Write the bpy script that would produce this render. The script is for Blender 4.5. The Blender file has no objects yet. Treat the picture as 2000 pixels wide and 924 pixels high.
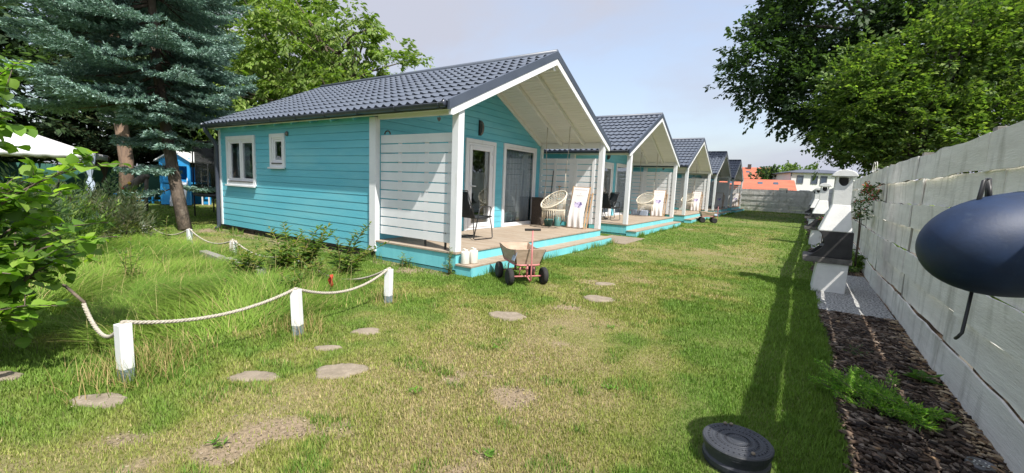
import bpy, math, random
import numpy as np
from mathutils import Vector, Matrix

# ------------------------------------------------------------------ camera, world, sun, exposure
scn = bpy.context.scene
COL = scn.collection
R_ = math.radians
CAM_H = 1.4379
def cam_axes(yaw=.5826, pitch=.1199, roll=.041):
    cy, sy, cp, sp = math.cos(yaw), math.sin(yaw), math.cos(pitch), math.sin(pitch)
    f = Vector((-sy*cp, cy*cp, -sp)); r = Vector((cy, sy, 0)); u = r.cross(f)
    cr, sr = math.cos(roll), math.sin(roll)
    return cr*r+sr*u, -sr*r+cr*u, f
r_, u_, f_ = cam_axes()
cam = bpy.data.cameras.new('camera'); cam_o = bpy.data.objects.new('camera', cam); COL.objects.link(cam_o)
M_ = Matrix((r_, u_, -f_)).transposed().to_4x4(); M_.translation = Vector((0, 0, CAM_H))
cam_o.matrix_world = M_
cam.sensor_width = 36; cam.lens = 36*847.68/2000; cam.clip_start = .05; cam.clip_end = 2000
scn.camera = cam_o

SUN = Vector((.655, -.263, 1)).normalized()
sun = bpy.data.lights.new('sun', 'SUN'); sun.energy = 3.6; sun.angle = R_(.55); sun.color = (1, .955, .88)
sun_o = bpy.data.objects.new('sun', sun); COL.objects.link(sun_o)
sun_o.rotation_euler = SUN.to_track_quat('Z', 'Y').to_euler()
w = bpy.data.worlds.new('World'); scn.world = w; w.use_nodes = True
nt = w.node_tree; N = nt.nodes; Lk = nt.links; N.clear()
sky = N.new('ShaderNodeTexSky'); sky.sky_type = 'NISHITA'; sky.sun_disc = False
sky.sun_elevation = math.asin(SUN.z); sky.sun_rotation = math.atan2(SUN.x, SUN.y)
sky.air_density = 1.2; sky.dust_density = 2.5; sky.ozone_density = 2.0
tc = N.new('ShaderNodeTexCoord')
mp = N.new('ShaderNodeMapping'); mp.inputs['Scale'].default_value = (1, 1, 3.2); mp.inputs['Rotation'].default_value = (.3, .1, .5)
Lk.new(tc.outputs['Generated'], mp.inputs['Vector'])
cn = N.new('ShaderNodeTexNoise'); cn.inputs['Scale'].default_value = 1.25; cn.inputs['Detail'].default_value = 9; cn.inputs['Roughness'].default_value = .55
cn.inputs['Distortion'].default_value = .35
Lk.new(mp.outputs['Vector'], cn.inputs['Vector'])
cr_ = N.new('ShaderNodeValToRGB'); cr_.color_ramp.elements[0].position = .40; cr_.color_ramp.elements[1].position = .60
cr_.color_ramp.elements[0].color = (.5, .5, .5, 1); cr_.color_ramp.elements[1].color = (1, 1, 1, 1)
Lk.new(cn.outputs['Fac'], cr_.inputs['Fac'])
mx = N.new('ShaderNodeMixRGB'); mx.inputs['Color2'].default_value = (2.12, 2.22, 2.62, 1)
Lk.new(cr_.outputs['Color'], mx.inputs['Fac']); Lk.new(sky.outputs['Color'], mx.inputs['Color1'])
bg = N.new('ShaderNodeBackground'); bg.inputs['Strength'].default_value = .15
Lk.new(mx.outputs['Color'], bg.inputs['Color'])
wo = N.new('ShaderNodeOutputWorld'); Lk.new(bg.outputs['Background'], wo.inputs['Surface'])
scn.view_settings.view_transform = 'Standard'; scn.view_settings.look = 'None'
scn.view_settings.exposure = .95; scn.view_settings.gamma = 1
scn.render.engine = 'CYCLES'
scn.cycles.max_bounces = 8; scn.cycles.transparent_max_bounces = 16; scn.cycles.use_denoising = True
scn.cycles.caustics_reflective = False; scn.cycles.caustics_refractive = False

rnd = random.Random(7)
rng = np.random.default_rng(11)

# ------------------------------------------------------------------ materials
def new_mat(name):
    m = bpy.data.materials.new(name); m.use_nodes = True
    return m, m.node_tree.nodes, m.node_tree.links, m.node_tree.nodes['Principled BSDF']
def mat(name, a, b=None, rough=.6, scale=(3, 3, 3), detail=5, lo=.35, hi=.65, spec=.4, metal=0, bump=0, bscale=None, c=None, cscale=(8, 8, 8), cpos=(.6, .75), bdist=.004):
    """two-colour noise material in world space with an optional third stain colour and bump"""
    m, n, l, p = new_mat(name)
    p.inputs['Roughness'].default_value = rough; p.inputs['Specular IOR Level'].default_value = spec; p.inputs['Metallic'].default_value = metal
    g = n.new('ShaderNodeNewGeometry')
    def noise(sc, det=detail):
        mm = n.new('ShaderNodeMapping'); mm.inputs['Scale'].default_value = sc; l.new(g.outputs['Position'], mm.inputs['Vector'])
        t = n.new('ShaderNodeTexNoise'); t.inputs['Scale'].default_value = 1; t.inputs['Detail'].default_value = det; t.inputs['Roughness'].default_value = .6
        l.new(mm.outputs['Vector'], t.inputs['Vector']); return t
    if b is None: b = tuple(x*.8 for x in a)
    t = noise(scale)
    r = n.new('ShaderNodeValToRGB'); r.color_ramp.elements[0].position = lo; r.color_ramp.elements[1].position = hi
    r.color_ramp.elements[0].color = (*a, 1); r.color_ramp.elements[1].color = (*b, 1)
    l.new(t.outputs['Fac'], r.inputs['Fac']); out = r.outputs['Color']
    if c is not None:
        t2 = noise(cscale, 6); r2 = n.new('ShaderNodeValToRGB'); r2.color_ramp.elements[0].position = cpos[0]; r2.color_ramp.elements[1].position = cpos[1]
        l.new(t2.outputs['Fac'], r2.inputs['Fac'])
        mx = n.new('ShaderNodeMixRGB'); mx.inputs['Color2'].default_value = (*c, 1)
        l.new(r2.outputs['Color'], mx.inputs['Fac']); l.new(out, mx.inputs['Color1']); out = mx.outputs['Color']
    l.new(out, p.inputs['Base Color'])
    if bump:
        tb = noise(bscale or tuple(x*6 for x in scale), 6)
        bn = n.new('ShaderNodeBump'); bn.inputs['Strength'].default_value = bump; bn.inputs['Distance'].default_value = bdist
        l.new(tb.outputs['Fac'], bn.inputs['Height']); l.new(bn.outputs['Normal'], p.inputs['Normal'])
    return m
def attr_mat(name, rough=.6, trans=.3, spec=.3, tcol=None, bump=0, bscale=60):
    """colour comes from the mesh's own colour attribute (each leaf or blade has its colour); partly translucent"""
    m, n, l, p = new_mat(name)
    a = n.new('ShaderNodeAttribute'); a.attribute_name = 'Col'
    l.new(a.outputs['Color'], p.inputs['Base Color']); p.inputs['Roughness'].default_value = rough; p.inputs['Specular IOR Level'].default_value = spec
    if trans:
        tr = n.new('ShaderNodeBsdfTranslucent'); mm = n.new('ShaderNodeMixRGB'); mm.blend_type = 'MULTIPLY'; mm.inputs['Fac'].default_value = 1
        mm.inputs['Color2'].default_value = (*(tcol or (1.5, 1.7, .6)), 1); l.new(a.outputs['Color'], mm.inputs['Color1']); l.new(mm.outputs['Color'], tr.inputs['Color'])
        ms = n.new('ShaderNodeMixShader'); ms.inputs['Fac'].default_value = trans
        l.new(p.outputs['BSDF'], ms.inputs[1]); l.new(tr.outputs['BSDF'], ms.inputs[2])
        l.new(ms.outputs['Shader'], n['Material Output'].inputs['Surface'])
    return m

M = {}
M['turq'] = mat('turquoise_paint', (.135, .50, .60), (.112, .445, .55), .5, (.7, .7, 7.1), bump=.25, bscale=(4, 4, 90), c=(.19, .53, .60), cscale=(.6, .6, 2), cpos=(.45, .7))
M['turq_skirt'] = mat('light_turquoise_paint', (.20, .62, .68), (.16, .55, .62), .5, (3, 3, 1), bump=.3, bscale=(60, 60, 4), c=(.30, .58, .58), cscale=(9, 9, 2.5), cpos=(.56, .78))
M['white'] = mat('white_paint', (.78, .79, .80), (.70, .72, .73), .45, (2, 2, 2), bump=.2, bscale=(20, 20, 5), c=(.55, .54, .48), cscale=(5, 5, 1.5), cpos=(.62, .85))
M['soffit'] = mat('cream_white_boards', (.80, .80, .77), (.74, .74, .71), .55, (1, 6, 6), bump=.2, bscale=(4, 60, 60))
M['pvc'] = mat('white_plastic', (.80, .81, .82), (.76, .77, .79), .3, (2, 2, 2))
M['roof'] = mat('slate_blue_metal', (.110, .130, .165), (.092, .108, .14), .42, (.8, .8, .8), spec=.5, c=(.12, .135, .16), cscale=(2, 2, 2), cpos=(.5, .8))
M['trim'] = mat('dark_metal_trim', (.075, .092, .125), (.06, .075, .105), .4, (2, 2, 2), spec=.5)
M['gutter'] = mat('gutter_metal', (.055, .066, .09), (.042, .05, .07), .32, (2, 2, 2), spec=.5)
M['deck'] = mat('weathered_deck_wood', (.38, .30, .225), (.28, .22, .165), .75, (2, 22, 22), bump=.5, bscale=(6, 120, 120), c=(.40, .34, .27), cscale=(1.5, 6, 6), cpos=(.45, .7))
M['dark'] = mat('dark_void', (.02, .02, .022), (.03, .03, .03), .8, (4, 4, 4))
M['plinth'] = mat('dark_concrete_blocks', (.06, .055, .05), (.025, .024, .022), .9, (5, 5, 5), bump=.6)
M['black'] = mat('black_metal', (.02, .021, .023), (.03, .03, .032), .4, (5, 5, 5))
M['mesh_fabric'] = mat('black_fabric', (.022, .026, .030), (.033, .037, .042), .8, (40, 40, 40), bump=.4)
M['inside'] = mat('room_wall', (.32, .29, .25), (.28, .25, .22), .8, (1, 1, 1))
M['curtain'] = mat('sheer_grey_curtain', (.66, .68, .71), (.50, .53, .56), .8, (1, 14, .4))
M['rope'] = mat('weathered_rope', (.50, .46, .39), (.34, .31, .25), .9, (60, 60, 60), bump=.6)
M['stone'] = mat('sandy_flat_stone', (.30, .25, .19), (.21, .175, .13), .9, (9, 9, 9), bump=1, bscale=(60, 60, 60), c=(.38, .33, .26), cscale=(22, 22, 22), bdist=.008)
M['grey_paint'] = mat('grey_base_paint', (.22, .27, .30), (.16, .20, .22), .7, (20, 20, 20))
M['bbq_white'] = mat('white_cast_stone', (.78, .78, .76), (.68, .68, .66), .8, (5, 5, 5), bump=.6, bscale=(45, 45, 45), c=(.50, .49, .46), cscale=(6, 6, 3), cpos=(.62, .85))
M['bbq_dark'] = mat('dark_firebox', (.045, .043, .045), (.028, .027, .028), .75, (7, 7, 7), bump=.4)
M['slab'] = mat('grey_concrete_shelf', (.16, .15, .14), (.09, .085, .08), .8, (12, 12, 12), bump=.4)
M['pad'] = mat('washed_gravel_concrete', (.52, .52, .50), (.12, .12, .12), .9, (42, 42, 42), lo=.42, hi=.58, bump=1, bscale=(90, 90, 90), c=(.60, .59, .56), cscale=(55, 55, 55), cpos=(.60, .68), bdist=.01)
M['fence'] = mat('whitewashed_boards', (.86, .84, .79), (.70, .68, .635), .85, (7, 1.1, 9), lo=.35, hi=.7, bump=.9, bscale=(30, 9, 90), c=(.33, .32, .265), cscale=(3.5, 4.5, 1.3), cpos=(.50, .80), bdist=.006)
M['post_wood'] = mat('grey_fence_post', (.30, .28, .25), (.20, .19, .17), .9, (6, 6, 2), bump=.4)
M['bark'] = mat('brown_bark', (.17, .13, .10), (.07, .055, .045), .95, (10, 10, 2.5), bump=1, bscale=(22, 22, 5), c=(.24, .20, .16), cscale=(5, 5, 3), bdist=.03)
M['bark_grey'] = mat('grey_bark', (.16, .145, .12), (.08, .07, .06), .95, (8, 8, 2), bump=1, bscale=(20, 20, 5), bdist=.03)
M['pine_bark'] = mat('orange_pine_bark', (.30, .20, .14), (.16, .11, .085), .95, (8, 8, 2), bump=1, bscale=(20, 20, 5), bdist=.03)
M['manhole'] = mat('dark_grey_plastic', (.050, .054, .064), (.038, .041, .048), .45, (12, 12, 12), c=(.10, .10, .10), cscale=(30, 30, 30), cpos=(.62, .8))
M['navy'] = mat('navy_plastic', (.010, .030, .085), (.008, .022, .06), .58, (9, 9, 9), bump=.15, bscale=(70, 70, 70), c=(.03, .05, .09), cscale=(24, 24, 24), cpos=(.6, .85), spec=.5)
M['steel'] = mat('dull_steel', (.20, .20, .20), (.12, .12, .12), .5, (9, 9, 9), metal=.6)
M['pink'] = mat('faded_red_metal', (.55, .20, .20), (.44, .16, .15), .45, (9, 9, 9), c=(.35, .20, .16), cscale=(30, 30, 30))
M['ply'] = mat('weathered_plywood', (.52, .40, .30), (.40, .30, .22), .75, (6, 6, 22), bump=.4, c=(.25, .185, .13), cscale=(5, 5, 5))
M['rubber'] = mat('black_rubber', (.022, .022, .023), (.035, .034, .032), .85, (14, 14, 14))
M['canvas'] = mat('white_canvas', (.78, .75, .74), (.70, .67, .66), .85, (3, 3, 3), bump=.2)
M['beech'] = mat('pale_beech_wood', (.52, .35, .20), (.42, .27, .15), .6, (14, 14, 2))
M['cotton'] = mat('cream_cotton_cord', (.76, .70, .58), (.66, .60, .48), .9, (40, 40, 40))
M['brown_box'] = mat('dark_brown_rattan', (.11, .085, .07), (.06, .05, .045), .8, (30, 30, 60), bump=.6)
M['teal'] = mat('teal_plastic', (.10, .26, .25), (.08, .21, .20), .45, (5, 5, 5))
M['jug'] = mat('off_white_plastic', (.74, .73, .66), (.66, .65, .58), .5, (8, 8, 8))
M['lilac'] = mat('lilac_print', (.50, .44, .66), (.62, .56, .74), .9, (20, 20, 20))
M['ink'] = mat('violet_print', (.10, .09, .24), (.13, .12, .28), .9, (20, 20, 20))
M['inkgrey'] = mat('grey_print', (.35, .34, .38), (.42, .41, .44), .9, (20, 20, 20))
M['blue'] = mat('bright_blue_paint', (.035, .33, .72), (.03, .29, .64), .5, (3, 3, 3))
M['tent'] = mat('white_tent_cloth', (.80, .80, .82), (.74, .74, .77), .8, (1, 1, 1))
M['curtain_blue'] = mat('grey_blue_drape', (.42, .50, .62), (.33, .40, .52), .8, (5, 5, 1))
M['greennet'] = mat('dark_green_screen', (.022, .085, .065), (.028, .10, .08), .8, (1, 1, 1))
M['orange_roof'] = mat('orange_clay_tiles', (.50, .15, .085), (.42, .12, .07), .8, (.7, .7, 2))
M['render_white'] = mat('white_render', (.74, .74, .73), (.66, .66, .66), .85, (.5, .5, .5))
M['slate'] = mat('grey_far_roof', (.10, .11, .14), (.075, .085, .11), .7, (.8, .8, .8))
M['far_glass'] = mat('dark_window', (.05, .07, .10), (.09, .12, .16), .12, (.5, .5, .5), spec=.8)
M['red_leaf'] = mat('dry_red_leaf', (.48, .07, .03), (.35, .05, .02), .7, (20, 20, 20))
M['lamp_glass'] = mat('smoky_lamp_glass', (.10, .085, .08), (.14, .12, .11), .25, (20, 20, 20))
M['kerb'] = mat('grey_kerb_concrete', (.30, .29, .26), (.20, .19, .17), .9, (9, 9, 9), bump=.5)
M['yellow'] = mat('yellow_plastic', (.60, .42, .05), None, .5)
M['red'] = mat('red_plastic', (.5, .05, .04), None, .5)
M['leaf'] = attr_mat('leaves', .55, .42, .3)
M['grass'] = attr_mat('grass_blades', .6, .25, .25, (1.3, 1.4, .7))
M['needle'] = attr_mat('needles', .85, .15, .08, (1.1, 1.2, .9))
M['bark_chip'] = attr_mat('bark_chips', .85, 0)
def glass_mat():
    m, n, l, p = new_mat('window_glass')
    n.remove(p)
    lw = n.new('ShaderNodeLayerWeight'); lw.inputs['Blend'].default_value = .5
    pw = n.new('ShaderNodeMath'); pw.operation = 'POWER'; pw.inputs[1].default_value = 4; l.new(lw.outputs['Facing'], pw.inputs[0])
    fr = n.new('ShaderNodeMath'); fr.operation = 'MULTIPLY_ADD'; fr.inputs[1].default_value = .8; fr.inputs[2].default_value = .13; l.new(pw.outputs[0], fr.inputs[0])
    gl = n.new('ShaderNodeBsdfGlossy'); gl.inputs['Roughness'].default_value = .015; gl.inputs['Color'].default_value = (.9, .93, .95, 1)
    tr = n.new('ShaderNodeBsdfTransparent'); tr.inputs['Color'].default_value = (.80, .84, .86, 1)
    ms = n.new('ShaderNodeMixShader'); l.new(fr.outputs[0], ms.inputs['Fac']); l.new(tr.outputs['BSDF'], ms.inputs[1]); l.new(gl.outputs['BSDF'], ms.inputs[2])
    l.new(ms.outputs['Shader'], n['Material Output'].inputs['Surface']); return m
M['glass'] = glass_mat()
def net_mat(name, col, dens):
    m, n, l, p = new_mat(name)
    p.inputs['Base Color'].default_value = (*col, 1)
    tr = n.new('ShaderNodeBsdfTransparent'); ms = n.new('ShaderNodeMixShader'); ms.inputs['Fac'].default_value = dens
    l.new(tr.outputs['BSDF'], ms.inputs[1]); l.new(p.outputs['BSDF'], ms.inputs[2]); l.new(ms.outputs['Shader'], n['Material Output'].inputs['Surface'])
    return m
M['net'] = net_mat('black_safety_net', (.03, .03, .03), .55)

# ------------------------------------------------------------------ mesh helpers
class MB:
    def __init__(s): s.v = []; s.f = []; s.sm = []
    def add(s, vs, fs, smooth=False):
        b = len(s.v); s.v += [tuple(v) for v in vs]; s.f += [tuple(b+i for i in f) for f in fs]; s.sm += [smooth]*len(fs); return s
    def box(s, x0, x1, y0, y1, z0, z1):
        return s.add([(x0, y0, z0), (x1, y0, z0), (x1, y1, z0), (x0, y1, z0), (x0, y0, z1), (x1, y0, z1), (x1, y1, z1), (x0, y1, z1)],
                     [(3, 2, 1, 0), (4, 5, 6, 7), (0, 1, 5, 4), (1, 2, 6, 5), (2, 3, 7, 6), (3, 0, 4, 7)])
    def obox(s, c, ax, ay, az):
        c, ax, ay, az = map(Vector, (c, ax, ay, az)); vs = []
        for sz in (-1, 1):
            for sx, sy in ((-1, -1), (1, -1), (1, 1), (-1, 1)): vs.append(c+sx*ax+sy*ay+sz*az)
        return s.add(vs, [(3, 2, 1, 0), (4, 5, 6, 7), (0, 1, 5, 4), (1, 2, 6, 5), (2, 3, 7, 6), (3, 0, 4, 7)])
    def hexa(s, vs):
        return s.add(vs, [(3, 2, 1, 0), (4, 5, 6, 7), (0, 1, 5, 4), (1, 2, 6, 5), (2, 3, 7, 6), (3, 0, 4, 7)])
    def tube(s, pts, r, n=8, closed=False, cap=True):
        P = [Vector(p) for p in pts]; k = len(P); rs = r if hasattr(r, '__len__') else [r]*k
        vs = []; ref = Vector((0, 0, 1))
        for i in range(k):
            a = P[(i-1) % k] if closed or i > 0 else P[i]; b = P[(i+1) % k] if closed or i < k-1 else P[i]
            t = (b-a).normalized() if (b-a).length > 1e-9 else Vector((0, 0, 1))
            u = ref - t*ref.dot(t)
            if u.length < .1: u = Vector((1, 0, 0)) - t*t.x
            if u.length < .1: u = Vector((0, 1, 0)) - t*t.y
            u.normalize(); ref = u; v = t.cross(u)
            for j in range(n):
                a_ = 2*math.pi*j/n; vs.append(P[i]+(u*math.cos(a_)+v*math.sin(a_))*rs[i])
        fs = []
        for i in range(k if closed else k-1):
            for j in range(n):
                i2 = (i+1) % k; fs.append((i*n+j, i*n+(j+1) % n, i2*n+(j+1) % n, i2*n+j))
        if cap and not closed: fs += [tuple(range(n-1, -1, -1)), tuple((k-1)*n+j for j in range(n))]
        return s.add(vs, fs, True)
    def lathe(s, c, prof, n=24, axis=(0, 0, 1), ang=2*math.pi, smooth=True):
        c = Vector(c); ax = Vector(axis).normalized(); u = ax.orthogonal().normalized(); v = ax.cross(u); vs = []
        full = ang > 6.28; m = n if full else n+1
        for r, h in prof:
            for j in range(m):
                a = ang*j/n; vs.append(c+ax*h+(u*math.cos(a)+v*math.sin(a))*r)
        fs = []
        for i in range(len(prof)-1):
            for j in range(n):
                j2 = (j+1) % m; fs.append((i*m+j, i*m+j2, (i+1)*m+j2, (i+1)*m+j))
        if full:
            if prof[0][0] > 1e-6: fs.append(tuple(range(m-1, -1, -1)))
            if prof[-1][0] > 1e-6: fs.append(tuple((len(prof)-1)*m+j for j in range(m)))
        return s.add(vs, fs, smooth)
    def prism(s, poly, off):
        """poly: list of 3D points, extruded by off"""
        n = len(poly); o = Vector(off); vs = [Vector(p) for p in poly]+[Vector(p)+o for p in poly]
        return s.add(vs, [tuple(range(n-1, -1, -1)), tuple(range(n, 2*n))]+[(i, (i+1) % n, n+(i+1) % n, n+i) for i in range(n)])
    def grid(s, fn, nu, nv, smooth=True):
        vs = [fn(i/nu, j/nv) for j in range(nv+1) for i in range(nu+1)]
        return s.add(vs, [(j*(nu+1)+i, j*(nu+1)+i+1, (j+1)*(nu+1)+i+1, (j+1)*(nu+1)+i) for j in range(nv) for i in range(nu)], smooth)
    def build(s, name, m, parent=None, bevel=0, solid=0):
        me = bpy.data.meshes.new(name); off = wloc(parent)
        me.from_pydata([(v[0]-off[0], v[1]-off[1], v[2]-off[2]) for v in s.v], [], s.f)
        me.polygons.foreach_set('use_smooth', s.sm); me.update()
        if solid == 0:
            import bmesh
            bm = bmesh.new(); bm.from_mesh(me); bmesh.ops.recalc_face_normals(bm, faces=bm.faces); bm.to_mesh(me); bm.free()
        o = bpy.data.objects.new(name, me); COL.objects.link(o); me.materials.append(M[m] if isinstance(m, str) else m)
        if parent is not None: o.parent = parent
        if bevel:
            b = o.modifiers.new('bevel', 'BEVEL'); b.width = bevel; b.segments = 2; b.limit_method = 'ANGLE'
        if solid:
            b = o.modifiers.new('solid', 'SOLIDIFY'); b.thickness = solid; b.offset = 0
        return o
def wloc(o):
    x = Vector((0, 0, 0))
    while o is not None: x = x+o.location; o = o.parent
    return x
def tag(o, label=None, cat=None, group=None, kind=None):
    if label: o['label'] = label
    if cat: o['category'] = cat
    if group: o['group'] = group
    if kind: o['kind'] = kind
    return o
def empty(name, loc, label, cat, group=None):
    o = bpy.data.objects.new(name, None); o.location = loc; o.empty_display_size = .1; COL.objects.link(o)
    return tag(o, label, cat, group)
def copy_tree(o, parent=None):
    c = o.copy(); COL.objects.link(c); c.parent = parent
    for ch in list(o.children): copy_tree(ch, c)
    return c
def np_mesh(name, V, F, m, parent=None, col=None, smooth=False):
    """fast mesh from numpy arrays: V (n,3), F (k,3|4)"""
    me = bpy.data.meshes.new(name); off = np.array(wloc(parent)); V = np.asarray(V, np.float32)-off.astype(np.float32)
    F = np.asarray(F, np.int32); k = F.shape[1]
    me.vertices.add(len(V)); me.vertices.foreach_set('co', V.ravel())
    me.loops.add(F.size); me.loops.foreach_set('vertex_index', F.ravel())
    me.polygons.add(len(F)); me.polygons.foreach_set('loop_start', np.arange(0, F.size, k, dtype=np.int32))
    me.polygons.foreach_set('loop_total', np.full(len(F), k, np.int32))
    if smooth: me.polygons.foreach_set('use_smooth', np.ones(len(F), bool))
    if col is not None:
        a = me.color_attributes.new('Col', 'FLOAT_COLOR', 'POINT'); c4 = np.ones((len(V), 4), np.float32); c4[:, :3] = col; a.data.foreach_set('color', c4.ravel())
    me.update(calc_edges=True); me.validate()
    o = bpy.data.objects.new(name, me); COL.objects.link(o); me.materials.append(M[m])
    if parent is not None: o.parent = parent
    return o
def vnoise(x, y, scale, seed=0):
    """smooth value noise 0..1"""
    g = np.random.default_rng(seed).random((64, 64)); x = np.asarray(x)/scale+20.5; y = np.asarray(y)/scale+20.5
    xi = np.floor(x).astype(int); yi = np.floor(y).astype(int); fx = x-xi; fy = y-yi; fx = fx*fx*(3-2*fx); fy = fy*fy*(3-2*fy)
    q = lambda a, b: g[(xi+a) % 64, (yi+b) % 64]
    return (q(0, 0)*(1-fx)+q(1, 0)*fx)*(1-fy)+(q(0, 1)*(1-fx)+q(1, 1)*fx)*fy
def fbm(x, y, scale, seed=0, o=4):
    s = 0; a = .5; t = 0
    for i in range(o): s = s+a*vnoise(x, y, scale/2**i, seed+i); t += a; a *= .55
    return s/t
def sst(x, a, b): t = np.clip((x-a)/(b-a), 0, 1); return t*t*(3-2*t)
# ------------------------------------------------------------------ ground: one sheet to the horizon
PITCH = 7.95                      # distance from one cabin to the next
STONES = [(-2.74, 1.90, .20, .15), (-3.12, 1.47, .17, .10), (-3.50, .74, .17, .10), (-2.56, 3.86, .22, .17), (-2.07, 5.25, .24, .17), (-3.29, 2.57, .16, .09), (-3.20, 2.10, .12, .06), (-2.35, 6.14, .16, .11), (-4.4, .45, .14, .08), (-2.3, .75, .2, .12)]
def bed_mask(x, y):
    """tall uncut grass inside the roped bed"""
    n = fbm(x, y, .9, 40)-.5
    a = sst(-x+n*.7, 3.98, 4.28)*sst(x-n*.6, -11.8, -10.9)*sst(y+n*.5, .82, 1.15)*sst(-y+n*.5, -3.35, -3.02)
    a = a*(1-(np.abs(y-2.9) < .17)*(x > -7.85)*(x < -5.65))
    return a
def mulch_mask(x, y):
    n = fbm(x, y, .5, 60)-.5
    return sst(x+n*.14, .31, .37)*(y < 44)
def dry_f(x, y):
    n = fbm(x, y, 1.5, 3, 5); n2 = fbm(x, y, .35, 9, 3)
    centre = np.exp(-(((x+1.75)/1.35)**2+((y-2.2)/3.6)**2)*.75)
    far = .34*np.exp(-((y-9)/5.5)**2)*np.exp(-((x+1.9)/1.7)**2)
    d = centre*.55+far+(n-.5)*1.2+(n2-.5)*.95+.06
    d = d*sst(-x, -.25, 1.0)
    d = d*(1-.55*np.exp(-(((x+4.3)/.9)**2+((y-.3)/.9)**2)))
    return np.clip(d, 0, 1)
def dirt_f(x, y):
    n = fbm(x, y, .55, 21, 4)
    d = sst(n, .66, .76)*sst(dry_f(x, y), .35, .7)
    for (cx, cy, r) in ((-2.38, .98, .11), (-2.32, 1.27, .10), (-2.9, .67, .10), (-12.2, 4.75, .55), (-5.1, 4.85, .35), (-1.7, 3.5, .12), (-1.5, 2.4, .15)):
        d = np.maximum(d, sst(-np.hypot(x-cx, y-cy)+(n-.5)*.5, -r, -r*.35))
    e = sst(-np.abs(y-4.98)+(n-.5)*.3, -.22, -.1)*(x < -4.4)*(x > -12.6)
    return np.clip(np.maximum(d, e*.8), 0, 1)
GREEN = np.array([.112, .195, .032]); GREEN2 = np.array([.150, .245, .038]); STRAW = np.array([.37, .315, .155]); YEL = np.array([.245, .272, .068]); SOIL = np.array([.27, .215, .15])
def lerp(a, b, t): return a*(1-t[:, None])+b*t[:, None]
def lawn_col(x, y, jit=None):
    d = dry_f(x, y); dr = dirt_f(x, y); l = fbm(x, y, 2.2, 31)
    c = lerp(np.tile(GREEN, (len(x), 1)), np.tile(GREEN2, (len(x), 1)), l)
    mo = fbm(x, y, .16, 131, 3); c = c*(.84+.32*mo)[:, None]
    c = lerp(c, np.tile(YEL, (len(x), 1)), sst(d, .05, .45)*.9)
    if jit is None: c = lerp(c, np.tile(STRAW, (len(x), 1)), sst(d, .35, .95)*.75)
    else:
        pick = (jit < sst(d, .22, .95)*.62)
        c[pick] = STRAW
    return c, d, dr
def ground_sheet():
    xs = np.concatenate([[-400, -200, -100, -60, -40, -30], np.arange(-24, -13, .5), np.arange(-13, 2.2, .09), [3, 4, 6, 10, 20, 40, 100, 400]])
    ys = np.concatenate([[-60, -20, -8, -4], np.arange(-2, 12, .09), np.arange(12, 46, .3), [48, 52, 60, 80, 120, 200, 400, 900]])
    X, Y = np.meshgrid(xs, ys); x = X.ravel(); y = Y.ravel()
    c, d, dr = lawn_col(x, y)
    c = c*.8*(.85+.3*fbm(x, y, .12, 141, 2))[:, None]
    c = lerp(c, np.tile(SOIL, (len(x), 1)), np.clip(.18+.5*d, 0, 1)*.8)
    c = lerp(c, np.tile(SOIL*1.12, (len(x), 1)), dr)
    mm = mulch_mask(x, y); c = lerp(c, np.tile(np.array([.050, .036, .027]), (len(x), 1)), mm)
    z = (fbm(x, y, 1.1, 77)-.5)*.035*sst(-x, -.2, .4)
    z = z*(1-sst(-x, 4.0, 4.25)*sst(y, 4.9, 5.0))-.004
    z = np.where((x < -30) | (y > 60) | (x > 30) | (y < -6), -.02, z)
    nx, ny = len(xs), len(ys); I = np.arange(nx*ny).reshape(ny, nx)
    F = np.stack([I[:-1, :-1], I[:-1, 1:], I[1:, 1:], I[1:, :-1]], -1).reshape(-1, 4)
    m, n, l, p = new_mat('lawn_soil'); M['lawn'] = m
    p.inputs['Roughness'].default_value = .95; p.inputs['Specular IOR Level'].default_value = .1
    a = n.new('ShaderNodeAttribute'); a.attribute_name = 'Col'
    g = n.new('ShaderNodeNewGeometry'); t = n.new('ShaderNodeTexNoise'); t.inputs['Scale'].default_value = 45; t.inputs['Detail'].default_value = 8; t.inputs['Roughness'].default_value = .75
    l.new(g.outputs['Position'], t.inputs['Vector'])
    r = n.new('ShaderNodeValToRGB'); r.color_ramp.elements[0].position = .3; r.color_ramp.elements[1].position = .7; r.color_ramp.elements[0].color = (.42, .41, .38, 1); r.color_ramp.elements[1].color = (1.35, 1.32, 1.3, 1)
    l.new(t.outputs['Fac'], r.inputs['Fac'])
    x_ = n.new('ShaderNodeMixRGB'); x_.blend_type = 'MULTIPLY'; x_.inputs['Fac'].default_value = 1; l.new(a.outputs['Color'], x_.inputs['Color1']); l.new(r.outputs['Color'], x_.inputs['Color2'])
    l.new(x_.outputs['Color'], p.inputs['Base Color'])
    b = n.new('ShaderNodeBump'); b.inputs['Strength'].default_value = .8; b.inputs['Distance'].default_value = .015; l.new(t.outputs['Fac'], b.inputs['Height']); l.new(b.outputs['Normal'], p.inputs['Normal'])
    o = np_mesh('ground', np.stack([x, y, z], 1), F, 'lawn', col=c, smooth=True)
    tag(o, 'mown lawn ground, worn dry and sandy in patches', None, None, 'structure')
ground_sheet()

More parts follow.
